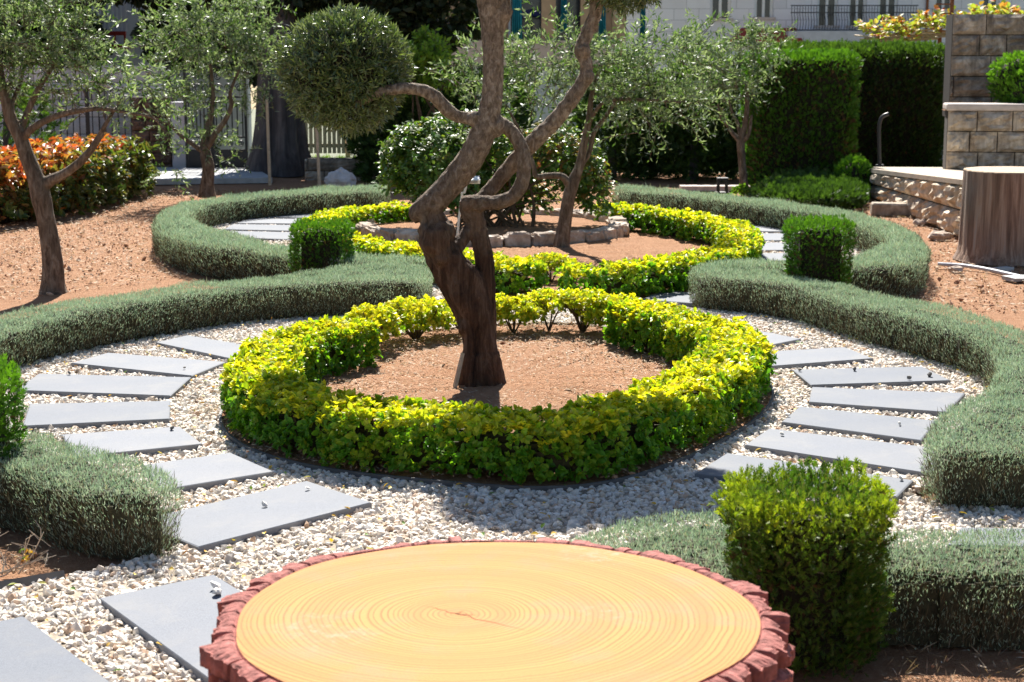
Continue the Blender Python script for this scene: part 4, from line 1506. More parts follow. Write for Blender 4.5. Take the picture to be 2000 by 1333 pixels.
rose = thing('rose_bush', 'leafy rose bush with red tipped shoots inside the rock ring', 'shrub', (rc[0], rc[1], .1))
mb = MB()
RB = [(840, 310, 95, 70, -.2), (900, 270, 90, 55, .1), (800, 290, 55, 45, -.1), (980, 310, 80, 70, .2), (1080, 300, 85, 60, .1), (1130, 340, 55, 50, -.1), (1160, 380, 40, 40, 0), (880, 370, 90, 40, -.2), (1020, 380, 70, 40, .3), (780, 340, 45, 40, 0)]
for px, py, rx, ry, dd in RB:
    tgt = A(px, py, rc[1] + dd)
    for _ in range(3):
        mb = MB()
        s0 = np.array([rc[0] + rng.uniform(-.35, .35), rc[1] + rng.uniform(-.25, .25), .1])
        t_ = tgt + rng.normal(0, .12, 3)
        mb.tube(spline([s0, s0 * .55 + t_ * .45 + np.array([0, 0, .08]), t_], 5), np.linspace(.012, .004, 11), 5)
        mb.build('stem', M['twig'], rose)
for px in (950, 985, 1010, 1040, 930, 900):
    mb = MB()
    s0 = np.array([A(px, 440, rc[1])[0], rc[1] - .1, .08])
    mb.tube(spline([s0, s0 + [rng.uniform(-.08, .08), 0, .25], s0 + [rng.uniform(-.2, .2), .05, .6]], 5), np.linspace(.02, .008, 11), 6)
    mb.build('stem', M['twig'], rose)
Ps, Ns, Ts = [], [], []
for px, py, rx, ry, dd in RB:
    c, r = pblob(rc[1], px, py, rx, ry, None, dd)
    n = int(rx * ry * .055)
    d = rnd(n)
    Ps.append(c + d * np.array(r) * rng.uniform(.35, 1.05, (n, 1)) ** .7)
    Ns.append(unit(d * .6 + np.array([0, -.1, .7])))
    Ts.append((1.0 if px > 1000 else .25) * np.clip(rng.random(n) * 1.3 - .55, 0, 1) * (d[:, 2] > -.3))
P, N, T = np.vstack(Ps), np.vstack(Ns), np.concatenate(Ts)
rosettes(P, N, 6, .062, M['roseleaf'], 'foliage', rose, T, OVATE, .33, .35, .08)

# garden floodlight on short post behind the trunk
D = 13.7
fb_ = A(890, 509, D)
fl = thing('garden_floodlight', 'small white floodlight on thin pole behind old olive trunk', 'lamp', (fb_[0], fb_[1], .02))
k = 1 / PXM(D)
c = A(910, 352, D)
mb = MB()
mb.box(c, (54 * k, .09, 8 * k), .15, 0, .28)
mb.build('lamp_head', M['white'], fl)
mb = MB()
mb.box(c + np.array([0, -.047, -.012]), (46 * k, .006, 5 * k), .15, 0, .28)
mb.build('lens', M['lens'], fl)
for dx in (-6, 5):
    mb = MB()
    mb.tube(np.array([A(905 + dx, 356, D), A(905 + dx, 366, D), A(903 + dx * .7, 378, D)]), [.010] * 3, 6)
    mb.build('bracket', M['white'], fl)
mb = MB()
mb.tube(np.array([A(903, 376, D), A(896, 430, D), A(890, 509, D)]), [.010] * 3, 7)
mb.build('pole', M['white'], fl)

# ------------------------------------------------------------------ red photinia hedge
PH = [U(a, b, 0)[:2] for a, b in [(-150, 455), (0, 440), (90, 420), (150, 402), (208, 386)]]
pl = resample(spline(np.array(PH) + np.array([-.1, .55]), 6), .1)
pp = buffer(pl, .5)
t = thing('photinia_hedge', 'loose hedge of orange red leaves against the left edge', 'hedge', (*pp.mean(0), 0))
core(pp, .02, .42, .22, 'woody_core', M['thujacore'], t)
P, N, top, h = body_points(pp, .03, .56, 260, 260, .22, 0, .06)
n = len(P)
P = P - N * rng.uniform(-.05, .16, (n, 1))
red = np.clip((h - .5) * 1.1, 0, .8) + rng.normal(0, .3, n) - np.clip((P[:, 0] + 4.75) * 1.6, 0, 1.2)  # less red to the right: the dark shade there is put into the leaves
N2 = unit(N + np.array([0, 0, .7]) + rng.normal(0, .3, (n, 3)))
rosettes(P, N2, 6, .095, M['photinia'], 'foliage', t, red, OVATE, .26, .7, .06)
mb = MB()
for s in range(0, len(pl), 2):
    for _ in range(3):
        b = pl[s] + rng.normal(0, .12, 2)
        e = b + rng.normal(0, .18, 2)
        mb.tube(np.array([[*b, 0], [*(b * .6 + e * .4), .3], [*e, .55]]), [.014, .01, .005], 5)
mb.build('stems', M['twig'], t)

# ------------------------------------------------------------------ conifers and shrubs at the right rear
DB = 21.0
k = 1 / PXM(DB)
conifer_block(sq(((1573 - 1000) * k, DB + .65), 106 * k, .66, 5), 0, 1.7 - (105 - 100) * k - .02, 'tall square clipped conifer at right rear', .55, .075, 'thujabright', tipamt=.55, taper=.03, brown=.22, edge=.07, depth=.07, und=.03)
DH = 23.2
k = 1 / PXM(DH)
hp = np.array([[(1505 - 1000) * k, DH], [(1872 - 1000) * k, DH], [(1860 - 1000) * k + .1, DH + 1.8], [(1505 - 1000) * k, DH + 1.8]])
hp = chaikin(hp, 2)
conifer_block(hp, .0, 1.76, 'wide dark conifer hedge behind tall square conifer', .42, .085, 'conifer', 'conifer_hedge', .75, 0.05, None, .05, .12, .10, .05)
# round balls on the upper terrace


def conifer_ball(c, r, label, n=1500, L=.07, mat='thujabright', group=None):
    c = np.array(c, float)
    r = np.array(r, float)
    t = thing('round_conifer', label, 'shrub', (c[0], c[1], c[2] - r[2]), group)
    mb = MB()
    mb.ball(c, r * .8, 20, 12, .04)
    mb.build('inner_branches', M['thujacore'], t, True)
    d = rnd(n)
    P = c + d * r * rng.uniform(.82, 1.0, (n, 1)) * (1 + .05 * wob(d, 4)[:, None])
    sprays(P, d, L, M[mat], 'foliage', t, np.clip(.45 + .5 * d[:, 2] + rng.normal(0, .15, n), 0, 1), .5)
    return t


conifer_ball(A(1985, 158, 20.0), (.31, .3, .31), 'round bright green conifer behind another on the upper terrace', 1500, .07, group='round conifers on terrace')
conifer_ball(A(2020, 185, 19.75), (.36, .3, .30), 'round conifer in front, cut by the right edge, on upper terrace', 1500, .07, group='round conifers on terrace')
conifer_ball(A(1668, 345, 19.9), (.19, .2, .20), 'small loose green conifer squeezed between tall conifer and terrace', 800, .08)
# low spreading juniper
jp = pxpoly([(1470, 398), (1500, 372), (1560, 360), (1640, 362), (1690, 380), (1680, 405), (1610, 412), (1520, 408)], .05)
conifer_block(jp, 0, .17, 'low spreading juniper in shade under tall conifer', .45, .10, 'conifer', 'spreading_juniper', .4, 0, None, 0, .12, .05, .05)
# pale leafy perennial
b = U(1466, 384, 0)
t = thing('leafy_perennial', 'small pale leafy plant beside the far lavender', 'plant', tuple(b))
n = 60
d = rnd(n)
d[:, 2] = np.abs(d[:, 2])
rosettes(b + d * np.array([.22, .12, .10]), unit(d + [0, 0, .6]), 4, .09, M['yellowshrub'], 'foliage', t, np.zeros(n), OVATE, .2, .8, .03)
for q in range(8):
    mb = MB()
    mb.tube(np.array([b, b + d[q] * .07, b + d[q] * .14]), [.005, .004, .003], 4)
    mb.build('stem', M['twig'], t)

# ------------------------------------------------------------------ stone terrace at right


def block_wall(name, label, p0, p1, z0, z1, rows, blk, thick, mat, bulge=.03, out=None, cop=None, cat='wall', tilt=None):
    """coursed rock-faced wall from p0 to p1; the face is on the right-hand side of p0->p1"""
    p0, p1 = np.array(p0, float), np.array(p1, float)
    d = p1 - p0
    Lw = np.linalg.norm(d)
    d = d / Lw
    o = np.array([d[1], -d[0]])
    mb = MB()
    rh = (z1 - z0) / rows
    for r in range(rows):
        s = -rng.uniform(0, blk * .7)
        while s < Lw:
            e = s + blk * rng.uniform(.7, 1.35)
            a, b = max(s, 0), min(e, Lw)
            s = e
            if b - a < .04:
                continue
            g = 7
            uu = np.linspace(0, 1, g)
            gu, gv = np.meshgrid(uu, uu)
            rim = np.minimum(np.minimum(gu, 1 - gu), np.minimum(gv, 1 - gv)) * 2
            hgt = bulge * np.clip(rim * 2.4, 0, 1) ** .6 + (rng.normal(0, bulge * .28, gu.shape)) * (rim > 0)
            x = a + .006 + (b - a - .012) * gu
            z = z0 + rh * r + .005 + (rh - .010) * gv
            if tilt:
                z = z0 + (z - z0) * (tilt[0] + (tilt[1] - tilt[0]) * x / Lw)
            base = p0[None, None, :] + d * x[..., None] + o * hgt[..., None]
            Vf = np.concatenate([base, z[..., None]], -1).reshape(-1, 3)
            ii, jj = np.meshgrid(np.arange(g - 1), np.arange(g - 1), indexing='ij')
            q = np.stack([ii * g + jj, ii * g + jj + 1, (ii + 1) * g + jj + 1, (ii + 1) * g + jj], -1).reshape(-1, 4)
            # return edges into the wall
            bd = np.r_[np.arange(g), np.arange(1, g) * g + g - 1, (g - 1) * g + np.arange(g - 2, -1, -1), np.arange(g - 2, 0, -1) * g]
            back = Vf[bd].copy()
            back[:, :2] -= o * .06
            nb = len(bd)
            kk = np.arange(nb)
            k2 = (kk + 1) % nb
            f2 = np.stack([bd[kk], g * g + kk, g * g + k2, bd[k2]], 1)
            mb.add(np.vstack([Vf, back]), [q, f2])
    c = (p0 + p1) / 2
    t = thing(name, label, cat, (c[0], c[1], z0))
    mb.build('stone_face', mat, t)
    ins = -o * (.022 + thick / 2)
    mb = MB()
    mb.box((*(c + ins), (z0 + z1) / 2), (Lw - .004, thick, z1 - z0 - .006), math.atan2(d[1], d[0]))
    if tilt:
        Vb = mb.V[-1]
        u_ = np.clip(((Vb[:, :2] - p0) @ d) / Lw, 0, 1)
        Vb[:, 2] = z0 + (Vb[:, 2] - z0) * (tilt[0] + (tilt[1] - tilt[0]) * u_)
    mb.build('wall_body', M['joint'], t)
    if cop:
        mb = MB()
        mb.box((*(c + ins), z1 + cop / 2), (Lw + .04, thick + .12, cop), math.atan2(d[1], d[0]))
        ob = mb.build('coping', M['coping'], t)
        bv = ob.modifiers.new('bevel', 'BEVEL')
        bv.width = .02
        bv.segments = 2
    return t


ZP = .42
pa = U(1694, 382, 0)[:2]     # left far corner of the platform front
pb = U(1866, 461, 0)[:2]
pl_dir = unit((pb - pa)[None])[0]
wl_ = 5.0
pc_ = pa + pl_dir * 6.4


def ztop(y):
    """level of the terrace, falling gently away from the garden"""
    return .30 + (20.0 - y) * .046


block_wall('terrace_wall', 'low two course rough stone wall of the terrace behind the log', pa, pc_, 0.0, ZP - .02, 2, .62, .3, M['wallstone'], .06,
           tilt=(ztop(pa[1]) / (ZP - .02), ztop(pc_[1]) / (ZP - .02)))
top_poly = np.array([pa + [-.05, .05], pc_ + [-.05, .05], pc_ + [5, .3], [9.0, 19.6], [wl_ + .3, 20.6], [(1706 - 1000) / 3300 * 20.8, 20.8]])
nn_ = len(top_poly)
V = np.vstack([np.c_[top_poly, ztop(top_poly[:, 1]) - .01], np.c_[top_poly, ztop(top_poly[:, 1]) + .035]])
a = np.arange(nn_)
b = (a + 1) % nn_
pt = mesh('terrace_paving', V, [np.stack([a, b, b + nn_, a + nn_], 1), (a + nn_)[None, :]], M['platform'])
tag(pt, 'sunlit pale paving on top of the low stone terrace', 'paving', kind='structure')
# lower retaining wall with coping, then higher wall behind it
wl = (1840 - 1000) / 3300 * 19.5
block_wall('retaining_wall', 'three course stone wall with coping at right rear of the terrace', (wl, 19.4), (wl + 5, 18.7), .33, 1.03, 3, .36, .3, M['wallstone'], .075, cop=.08)
wu = (1846 - 1000) / 3300 * 20.8
block_wall('high_stone_wall', 'high wall of large brown weathered blocks at right edge', (wu, 20.8), (wu + 5, 20.5), .9, 2.14, 5, .42, .4, M['oldstone'], .05)
# soil behind the coping
mesh_t = np.array([[wl + .12, 19.45], [wl + 5, 18.8], [wl + 5, 20.4], [wl + .25, 20.7]])
tag(mesh('planting_strip', np.c_[mesh_t, np.full(4, 1.0)], [np.arange(4)[None, :]], M['soil']), 'soil strip between the two terrace walls', 'soil', kind='structure')
# step stones at the foot of the terrace
mb = MB()
st = U(1775, 420, 0)
mb.box((st[0] - .12, st[1], .06), (.55, .26, .13), -.15, .008)
ob = mb.build('stone_step', M['oldstone'], loc=(st[0], st[1], 0))
bv = ob.modifiers.new('bevel', 'BEVEL')
bv.width = .015
tag(ob, 'flat brown stone step at foot of terrace wall', 'step')
for (px, py, r, lab) in ((1800, 440, .09, 'rough pale stone lying at the corner of the terrace wall'), (1835, 468, .11, 'flat pale stone lying before the terrace wall near the log'), (1868, 530, .06, 'small pale stone at left foot of the big log')):
    p = U(px, py, 0)
    mb = MB()
    mb.ball(p + [0, 0, r * .25], (r, r * .8, r * .45), 9, 6, .12)
    tag(mb.build('loose_rock', M['ringstone'], loc=tuple(p)), lab, 'rock', 'loose rocks by the terrace')
# curved black pipe lamp
D = 19.6
mb = MB()
mb.tube(spline([A(1718, 326, D), A(1717, 290, D), A(1717, 250, D), A(1720, 234, D), A(1727, 226, D), A(1736, 223, D)], 5), np.full(26, .022), 10)
lp = thing('curved_post_lamp', 'black curved post on the corner of the stone terrace', 'lamp', tuple(A(1718, 326, D)))
mb.build('post', M['black'], lp, True)
mb = MB()
p = A(1718, 325, D)
mb.tube(np.array([p, p + [0, 0, .01], p + [0, 0, .02]]), [.05, .05, .045], 12)
mb.build('base_plate', M['black'], lp)

# big upright log at the right edge
lc = np.array([(1978 - 1000) / 3300 * 13.9, 13.9])
lg = thing('upright_log', 'big upright weathered log with grooved sides at right edge', 'log', (lc[0], lc[1], 0))
NL = 160
t_ = np.linspace(0, 2 * np.pi, NL, endpoint=False)
gro = np.zeros(NL)
for _ in range(40):
    gro -= .012 * rng.uniform(.3, 1) * np.exp(-((np.angle(np.exp(1j * (t_ - rng.uniform(0, 6.28)))) / .022) ** 2))
V = []
zs = np.linspace(0, .735, 12)
for z in zs:
    r = .405 * (1 + .10 * np.clip(1 - z / .12, 0, 1) ** 2 + .04 * (1 - z / .73)) * (1 + .04 * np.sin(2 * t_ + .5) + .03 * np.sin(3 * t_ + 1.2) + .012 * np.sin(9 * t_ + z * 3)) + gro
    V.append(np.c_[lc[0] + r * np.cos(t_), lc[1] + r * np.sin(t_), np.full(NL, z)])
r_t = r
V = np.vstack(V)
a = np.arange(NL)
b = (a + 1) % NL
mesh('log_side', V, [np.stack([k * NL + a, k * NL + b, (k + 1) * NL + b, (k + 1) * NL + a], 1) for k in range(11)], M['log'], lg, True)
M['cut2'] = cutmat('grey_sawn_wood', (0, 0, 0), ((.50, .40, .29), (.40, .29, .19), (.24, .15, .09)), 40, (.46, .36, .27))
V = np.vstack([np.c_[lc[0] + r_t * s * np.cos(t_), lc[1] + r_t * s * np.sin(t_), np.full(NL, .735 if s > .99 else .742)] for s in (1, .985)] + [np.array([[*lc, .742]])])
mesh('cut_face', V, [np.stack([a, b, NL + b, NL + a], 1), np.stack([NL + a, NL + b, np.full(NL, 2 * NL)], 1)], M['cut2'], lg)
# pipe and pale paving beside it
mb = MB()
mb.tube(spline([U(1832, 516, .02), U(1880, 519, .02), U(1930, 527, .02), U(2010, 545, .02)], 5), np.full(16, .016), 8)
tag(mb.build('irrigation_pipe', M['pipe'], loc=tuple(U(1832, 516))), 'thin grey pipe lying on soil before the big log', 'pipe')
for (px, py, s, lab) in ((1990, 547, .10, 'flat pale flagstone on soil in front of the big log'), (1955, 528, .08, 'pale flagstone touching the foot of the big log')):
    p = U(px, py, 0)
    mb = MB()
    mb.box(p + [0, 0, .012], (s * 2, s * 1.5, .03), .3, .006)
    tag(mb.build('flagstone', M['concrete'], loc=tuple(p)), lab, 'flagstone', 'flagstones by the log')

# small black bollard light and strip of kerb
D = U(1411, 379, 0)[1]
bl = thing('bollard_light', 'small black open bollard light behind the far lavender', 'lamp', tuple(U(1411, 379, 0)))
k = 1 / PXM(D)
c = A(1411, 350, D)
mb = MB()
mb.box(c, (21 * k, 21 * k, 5 * k))
mb.build('cap', M['black'], bl)
for dx in (-1, 1):
    for dy in (-1, 1):
        mb = MB()
        mb.box((c[0] + dx * 8 * k, c[1] + dy * 8 * k, (c[2] - 2.5 * k) / 2), (4 * k, 4 * k, c[2] - 2.5 * k))
        mb.build('post', M['black'], bl)
mb = MB()
mb.box((c[0], c[1], .012), (24 * k, 24 * k, .024))
mb.build('base', M['black'], bl)
p0, p1 = U(1330, 374, 0), U(1500, 376, 0)
mb = MB()
mb.box(((p0 + p1) / 2) + [0, .2, .03], (p1[0] - p0[0], .22, .06))
tag(mb.build('kerb', M['coping']), 'pale sunlit kerb behind the bollard light', 'kerb', kind='structure')

# ------------------------------------------------------------------ dark conifers behind the middle


def conifer_tree(label, px, D, wpx, toppx, basepx=372, mat='conifer', n=2600, group='dark conifers behind the garden', L=.15):
    k = 1 / PXM(D)
    b = A(px, basepx, D)
    b[2] = 0
    top = A(px, toppx, D)[2]
    t = thing('conifer', label, 'tree', tuple(b), group)
    mb = MB()
    mb.tube(np.array([[b[0], b[1], 0], [b[0], b[1], top * .5], [b[0], b[1], top * .9]]), [.07, .05, .015], 8)
    mb.build('trunk', M['darkbark'], t)
    h = rng.random(n)
    a = rng.uniform(0, 2 * np.pi, n)
    hw = wpx * k * .5
    prof = hw * 1.35 * np.clip(1.5 - h * .95, .25, 1) * (1 + .15 * np.sin(a * 3 + h * 9))
    r = prof * rng.uniform(.3, 1, n) ** .5
    P = np.c_[b[0] + r * np.cos(a), b[1] + r * np.sin(a), .03 + h * (top - .03)]
    N = np.c_[np.cos(a), np.sin(a), np.full(n, .1)]
    sprays(P, N, L, M[mat], 'crown', t, .55 * np.clip(N[:, 1], 0, 1) + .3 * (h > .8) + rng.normal(0, .1, n), .25, .5)  # tip colour painted lighter toward the sun and the top
    return t


cl = ['dark conifer at left end of row behind the rose bush', 'dark conifer second in row, behind the rose bush', 'dark conifer in row behind the old olive branch', 'dark conifer in row behind the airy olive',
      'dark conifer in row with sunlit gaps beside it', 'dark conifer in row next to the bollard light', 'dark conifer at right end of row beside small olive']
for lab, px, D, wd, tp in zip(cl, (775, 850, 950, 1195, 1275, 1355, 1425), (22.6, 23.2, 23.4, 23.0, 23.3, 22.8, 23.4), (120, 130, 150, 120, 105, 120, 110), (190, 135, 140, 140, 150, 135, 120)):
    conifer_tree(lab, px, D, wd, tp)
conifer_tree('dark conifer standing behind the left olive at the left edge', 20, 20.5, 150, 170, 400, n=800)
# sunlit yellow-green shrub
b = A(832, 120, 22.2)
t = thing('yellow_green_shrub', 'bright yellow green shrub lit beside the olive pompom', 'shrub', (b[0], b[1], 0))
loose_crown([pblob(22.2, 832, 118, 40, 42), pblob(22.2, 862, 135, 26, 34), pblob(22.2, 815, 150, 30, 36)], 200, t, L=.09, mat='yellowshrub', nleaf=14, aspect=.22)
for q in range(6):
    mb = MB()
    mb.tube(np.array([[b[0], b[1], 0], [b[0] + rng.normal(0, .1), b[1], .7], [b[0] + rng.normal(0, .25), b[1], 1.6]]), [.02, .015, .006], 5)
    mb.build('stem', M['twig'], t)
# strip of lit grass seen through the conifers
n = 9000
gx_ = rng.uniform(-3.2, 4.2, n)
gy_ = rng.uniform(24.2, 26.4, n)
V, F, k = inst(BLADE, np.c_[gx_, gy_, np.zeros(n)], np.c_[rng.normal(0, .3, (n, 2)), np.ones(n)], rnd(n), rng.uniform(.06, .16, n), rng.uniform(.006, .012, n))
tag(mesh('grass', V, F, M['grass']), 'sunlit grass glimpsed behind the conifers', 'grass', kind='stuff')

# ------------------------------------------------------------------ big dark tree and left rear structures
D = 23.6
b = A(545, 365, D)
b[2] = 0
bt = thing('big_dark_tree', 'huge dark tree with fluted grey trunk behind the gate', 'tree', tuple(b))
NL = 72
t_ = np.linspace(0, 2 * np.pi, NL, endpoint=False)
V = []
zs = np.linspace(0, 5.2, 16)
for z in zs:
    r = (.30 + .16 * np.exp(-z / .35)) * (1 + .13 * np.sin(5 * t_ + .4) * (1.1 - z / 6) + .07 * np.sin(9 * t_ + 1)) * (1 - .05 * z)
    V.append(np.c_[b[0] + .03 * z + r * np.cos(t_), b[1] + r * np.sin(t_), np.full(NL, z)])
V = np.vstack(V)
a_, b_ = np.arange(NL), (np.arange(NL) + 1) % NL
mesh('trunk', V, [np.stack([k * NL + a_, k * NL + b_, (k + 1) * NL + b_, (k + 1) * NL + a_], 1) for k in range(15)], M['darkbark'], bt, True)


def dense_crown(blobs, n, parent, L, mat, name='crown'):
    vol = np.array([np.prod(r) for _, r in blobs])
    kk = rng.choice(len(blobs), n, p=vol / vol.sum())
    C_ = np.array([blobs[k][0] for k in kk])
    R_ = np.array([blobs[k][1] for k in kk])
    d = rnd(n)
    P = C_ + d * R_ * rng.uniform(.3, 1, (n, 1)) ** .45
    Ls = L * rng.uniform(.6, 1.3, n)
    V, F, k = inst(OVATE, P, unit(d + rnd(n)), unit(rnd(n) + [0, 0, .6]), Ls, Ls * .32)
    return mesh(name, V, F, M[mat], parent)


dense_crown([pblob(24, 560, -20, 150, 95, 110), pblob(24, 720, 0, 150, 75, 110), pblob(24, 850, 10, 95, 85, 100), pblob(24, 430, -60, 120, 70, 100), pblob(25, 650, 60, 170, 60, 90), pblob(24, 780, -100, 250, 90, 120), pblob(24, 500, 90, 60, 60, 60), pblob(24.5, 820, 90, 60, 50, 60)], 17000, bt, .15, 'darkleaf')
mb = MB()
for q in ((430, -40), (650, -20), (800, 10), (560, -120), (720, -130)):
    e = A(*q, 24)
    s0 = np.array([b[0] + .1, b[1], 2.1])
    mb.tube(spline([s0, s0 * .6 + e * .4 + [0, 0, .2], e], 5), np.linspace(.12, .03, 11), 7)
mb.build('limbs', M['darkbark'], bt)
# second background tree over left building
b = A(40, 300, 28)
b[2] = 0
bt2 = thing('background_tree', 'dark leafy tree behind the left olive, above the wall', 'tree', tuple(b))
mb = MB()
mb.tube(np.array([[b[0], b[1], -1], [b[0], b[1], 1.4], [b[0] + .2, b[1], 3]]), [.18, .14, .08], 9)
mb.build('trunk', M['darkbark'], bt2)
dense_crown([pblob(28, 30, 40, 130, 80, 90), pblob(28, 150, -60, 160, 60, 90), pblob(28, -60, 100, 120, 90, 90), pblob(28, 330, -50, 130, 60, 90), pblob(28, 90, 90, 120, 50, 60), pblob(28, 100, 70, 90, 60, 60), pblob(28, 345, 70, 70, 60, 60), pblob(28, 440, 60, 90, 70, 60)], 17000, bt2, .17, 'darkleaf')

# pale block wall and bars at left rear
DW = 25.6
k = 1 / PXM(DW)
block_wall('pale_block_wall', 'shaded pale block wall behind the left olive', ((-100 - 1000) * k, DW), ((335 - 1000) * k, DW), -.3, A(0, 128, DW)[2], 7, .45, .25, M['paleblock'], .012)
# left house: plastered wall with barred window
DL = 30.0
k = 1 / PXM(DL)
hx0, hx1 = (-250 - 1000) * k, (490 - 1000) * k
hs = thing('left_house', 'pale house wall with barred window behind the left olives', 'building', ((hx0 + hx1) / 2, DL, -3))
wx0, wx1 = (205 - 1000) * k, (262 - 1000) * k
wz0, wz1 = A(0, 62, DL)[2], A(0, -60, DL)[2]
mb = MB()
mb.box2((hx0, DL, -3), (wx0, DL + .3, 6))
mb.box2((wx1, DL, -3), (hx1, DL + .3, 6))
mb.box2((wx0, DL, -3), (wx1, DL + .3, wz0))
mb.box2((wx0, DL, wz1), (wx1, DL + .3, 6))
mb.build('wall', M['paleblock'] if False else M['plaster'], hs)
mb = MB()
mb.box2((wx0 + .01, DL + .12, wz0), (wx1 - .01, DL + .16, wz1))
wn_ = mb.build('window', M['facade'], hs)
mb = MB()
for q in np.linspace(wx0 + .04, wx1 - .04, 7):
    mb.box2((q - .008, DL + .03, wz0), (q + .008, DL + .046, wz1))
mb.build('bars', M['white'], wn_)
mb = MB()
for z_ in (A(0, 66, DL)[2], A(0, 92, DL)[2]):
    mb.box2(((188 - 1000) * k, DL - .45, z_ - .035), ((268 - 1000) * k, DL - .38, z_ + .035))
for q in np.linspace((190 - 1000) * k, (266 - 1000) * k, 5):
    mb.box2((q - .015, DL - .435, A(0, 95, DL)[2]), (q + .015, DL - .395, A(0, 66, DL)[2]))
for q in ((192 - 1000) * k, (264 - 1000) * k):
    mb.box2((q - .02, DL - .38, A(0, 92, DL)[2] - .03), (q + .02, DL, A(0, 92, DL)[2] + .03))
mb.build('balcony_rail', M['redrail'], hs)
# thin barred fence in front of the wall
DF = 25.0
k = 1 / PXM(DF)
ft = thing('barred_fence', 'thin dark barred fence before the pale wall', 'fence', ((200 - 1000) * k, DF, 0))
zt, zb = A(0, 178, DF)[2], .05
mb = MB()
for q in np.arange(62, 300, 12.5):
    mb.box2(((q - 1000) * k - .007, DF - .007, zb), ((q - 1000) * k + .007, DF + .007, zt))
mb.build('bars', M['black'], ft)
for z_ in (zt, .15):
    mb = MB()
    mb.box2(((58 - 1000) * k, DF - .03, z_), ((300 - 1000) * k, DF - .008, z_ + .03))
    mb.build('rail', M['black'], ft)
for q in (58, 180, 300):
    mb = MB()
    mb.box2(((q - 1000) * k - .02, DF - .075, 0), ((q - 1000) * k + .02, DF - .031, zt + .06))
    mb.build('post', M['black'], ft)
# rubble pier
DPi = 24.2
k = 1 / PXM(DPi)
block_wall('rubble_pier', 'dark rubble stone pier left of the gate', ((262 - 1000) * k, DPi), ((338 - 1000) * k, DPi), -.05, A(0, 190, DPi)[2], 7, .2, .3, M['pier'], .035, cat='pier')
# plain grey gate pier to the right of it
mb = MB()
mb.box2(((338 - 1000) * k + .01, DPi, -.05), ((366 - 1000) * k, DPi + .3, A(0, 200, DPi)[2]))
tag(mb.build('gate_pier', M['plaster'], loc=((352 - 1000) * k, DPi, 0)), 'plain grey rendered pier beside the black gate', 'pier')
# ornate black gate
DG = 24.0
k = 1 / PXM(DG)
gt = thing('iron_gate', 'ornate black iron gate with scrolls in shade', 'gate', ((428 - 1000) * k, DG, 0))
X = lambda q: (q - 1000) * k
Zp = lambda q: A(0, q, DG)[2]
for x0, x1 in ((368, 417), (421, 484)):
    mb = MB()
    for q in (x0, x1):
        mb.box2((X(q) - .018, DG - .018, .02), (X(q) + .018, DG + .018, Zp(106)))
    for q in (108, 190, 200, 268, 330):
        mb.box2((X(x0) + .018, DG - .014, Zp(q) - .013), (X(x1) - .018, DG + .014, Zp(q) + .013))
    lf = mb.build('leaf_frame', M['black'], gt)
    mb = MB()
    mb.box2((X(x0) + .02, DG - .004, Zp(330) + .015), (X(x1) - .02, DG + .004, Zp(292)))
    mb.build('lower_panel', M['black'], lf)
    mb = MB()
    for q in np.linspace(x0 + 6, x1 - 6, 6):
        mb.box2((X(q) - .009, DG - .007, Zp(268)), (X(q) + .009, DG + .007, Zp(200)))
    mb.build('bars', M['black'], lf)
    for qx in np.linspace(x0 + 11, x1 - 11, 3):
        for qy in (128, 150, 172, 281):
            mb = MB()
            s_ = 1 if (qx < (x0 + x1) / 2) else -1
            tt = np.linspace(0, 3.6 * np.pi, 30)
            r = (.062 if qy != 281 else .05) * (1 - tt / (4.4 * np.pi))
            mb.tube(np.c_[X(qx) + s_ * r * np.cos(tt), np.full(30, DG), Zp(qy) + r * np.sin(tt)], np.full(30, .008), 5)
            mb.build('scroll', M['black'], lf)
mb = MB()
mb.tube(np.array([[X(424), DG - .03, Zp(228)], [X(424), DG - .06, Zp(228)], [X(430), DG - .06, Zp(228)]]), [.01] * 3, 6)
mb.build('handle', M['black'], gt)
# concrete pad before the gate
p = [U(262, 362, .0)[:2], U(532, 358, .0)[:2], U(500, 339, .0)[:2], U(290, 336, .0)[:2]]
p = np.array(p)
V = np.vstack([np.c_[p, np.zeros(4)], np.c_[p, np.full(4, .07)]])
a_ = np.arange(4)
b_ = (a_ + 1) % 4
tag(mesh('concrete_pad', V, [np.stack([a_, b_, b_ + 4, a_ + 4], 1), (a_ + 4)[None, :]], M['concrete']), 'pale concrete pad before the black gate', 'pavement', kind='structure')
# stakes
for (px, y0, y1, D, lab) in ((527, 362, 195, 21.0, 'tall thin pale stake right of the gate'), (624, 366, 245, 20.7, 'thin pale stake under the olive pompom')):
    p0, p1 = A(px, y0, D), A(px - 6, y1, D)
    mb = MB()
    mb.tube(np.array([p0, (p0 + p1) / 2, p1]), [.022, .02, .018], 7)
    tag(mb.build('plant_stake', M['stake'], loc=tuple(p0)), lab, 'stake', 'thin stakes')
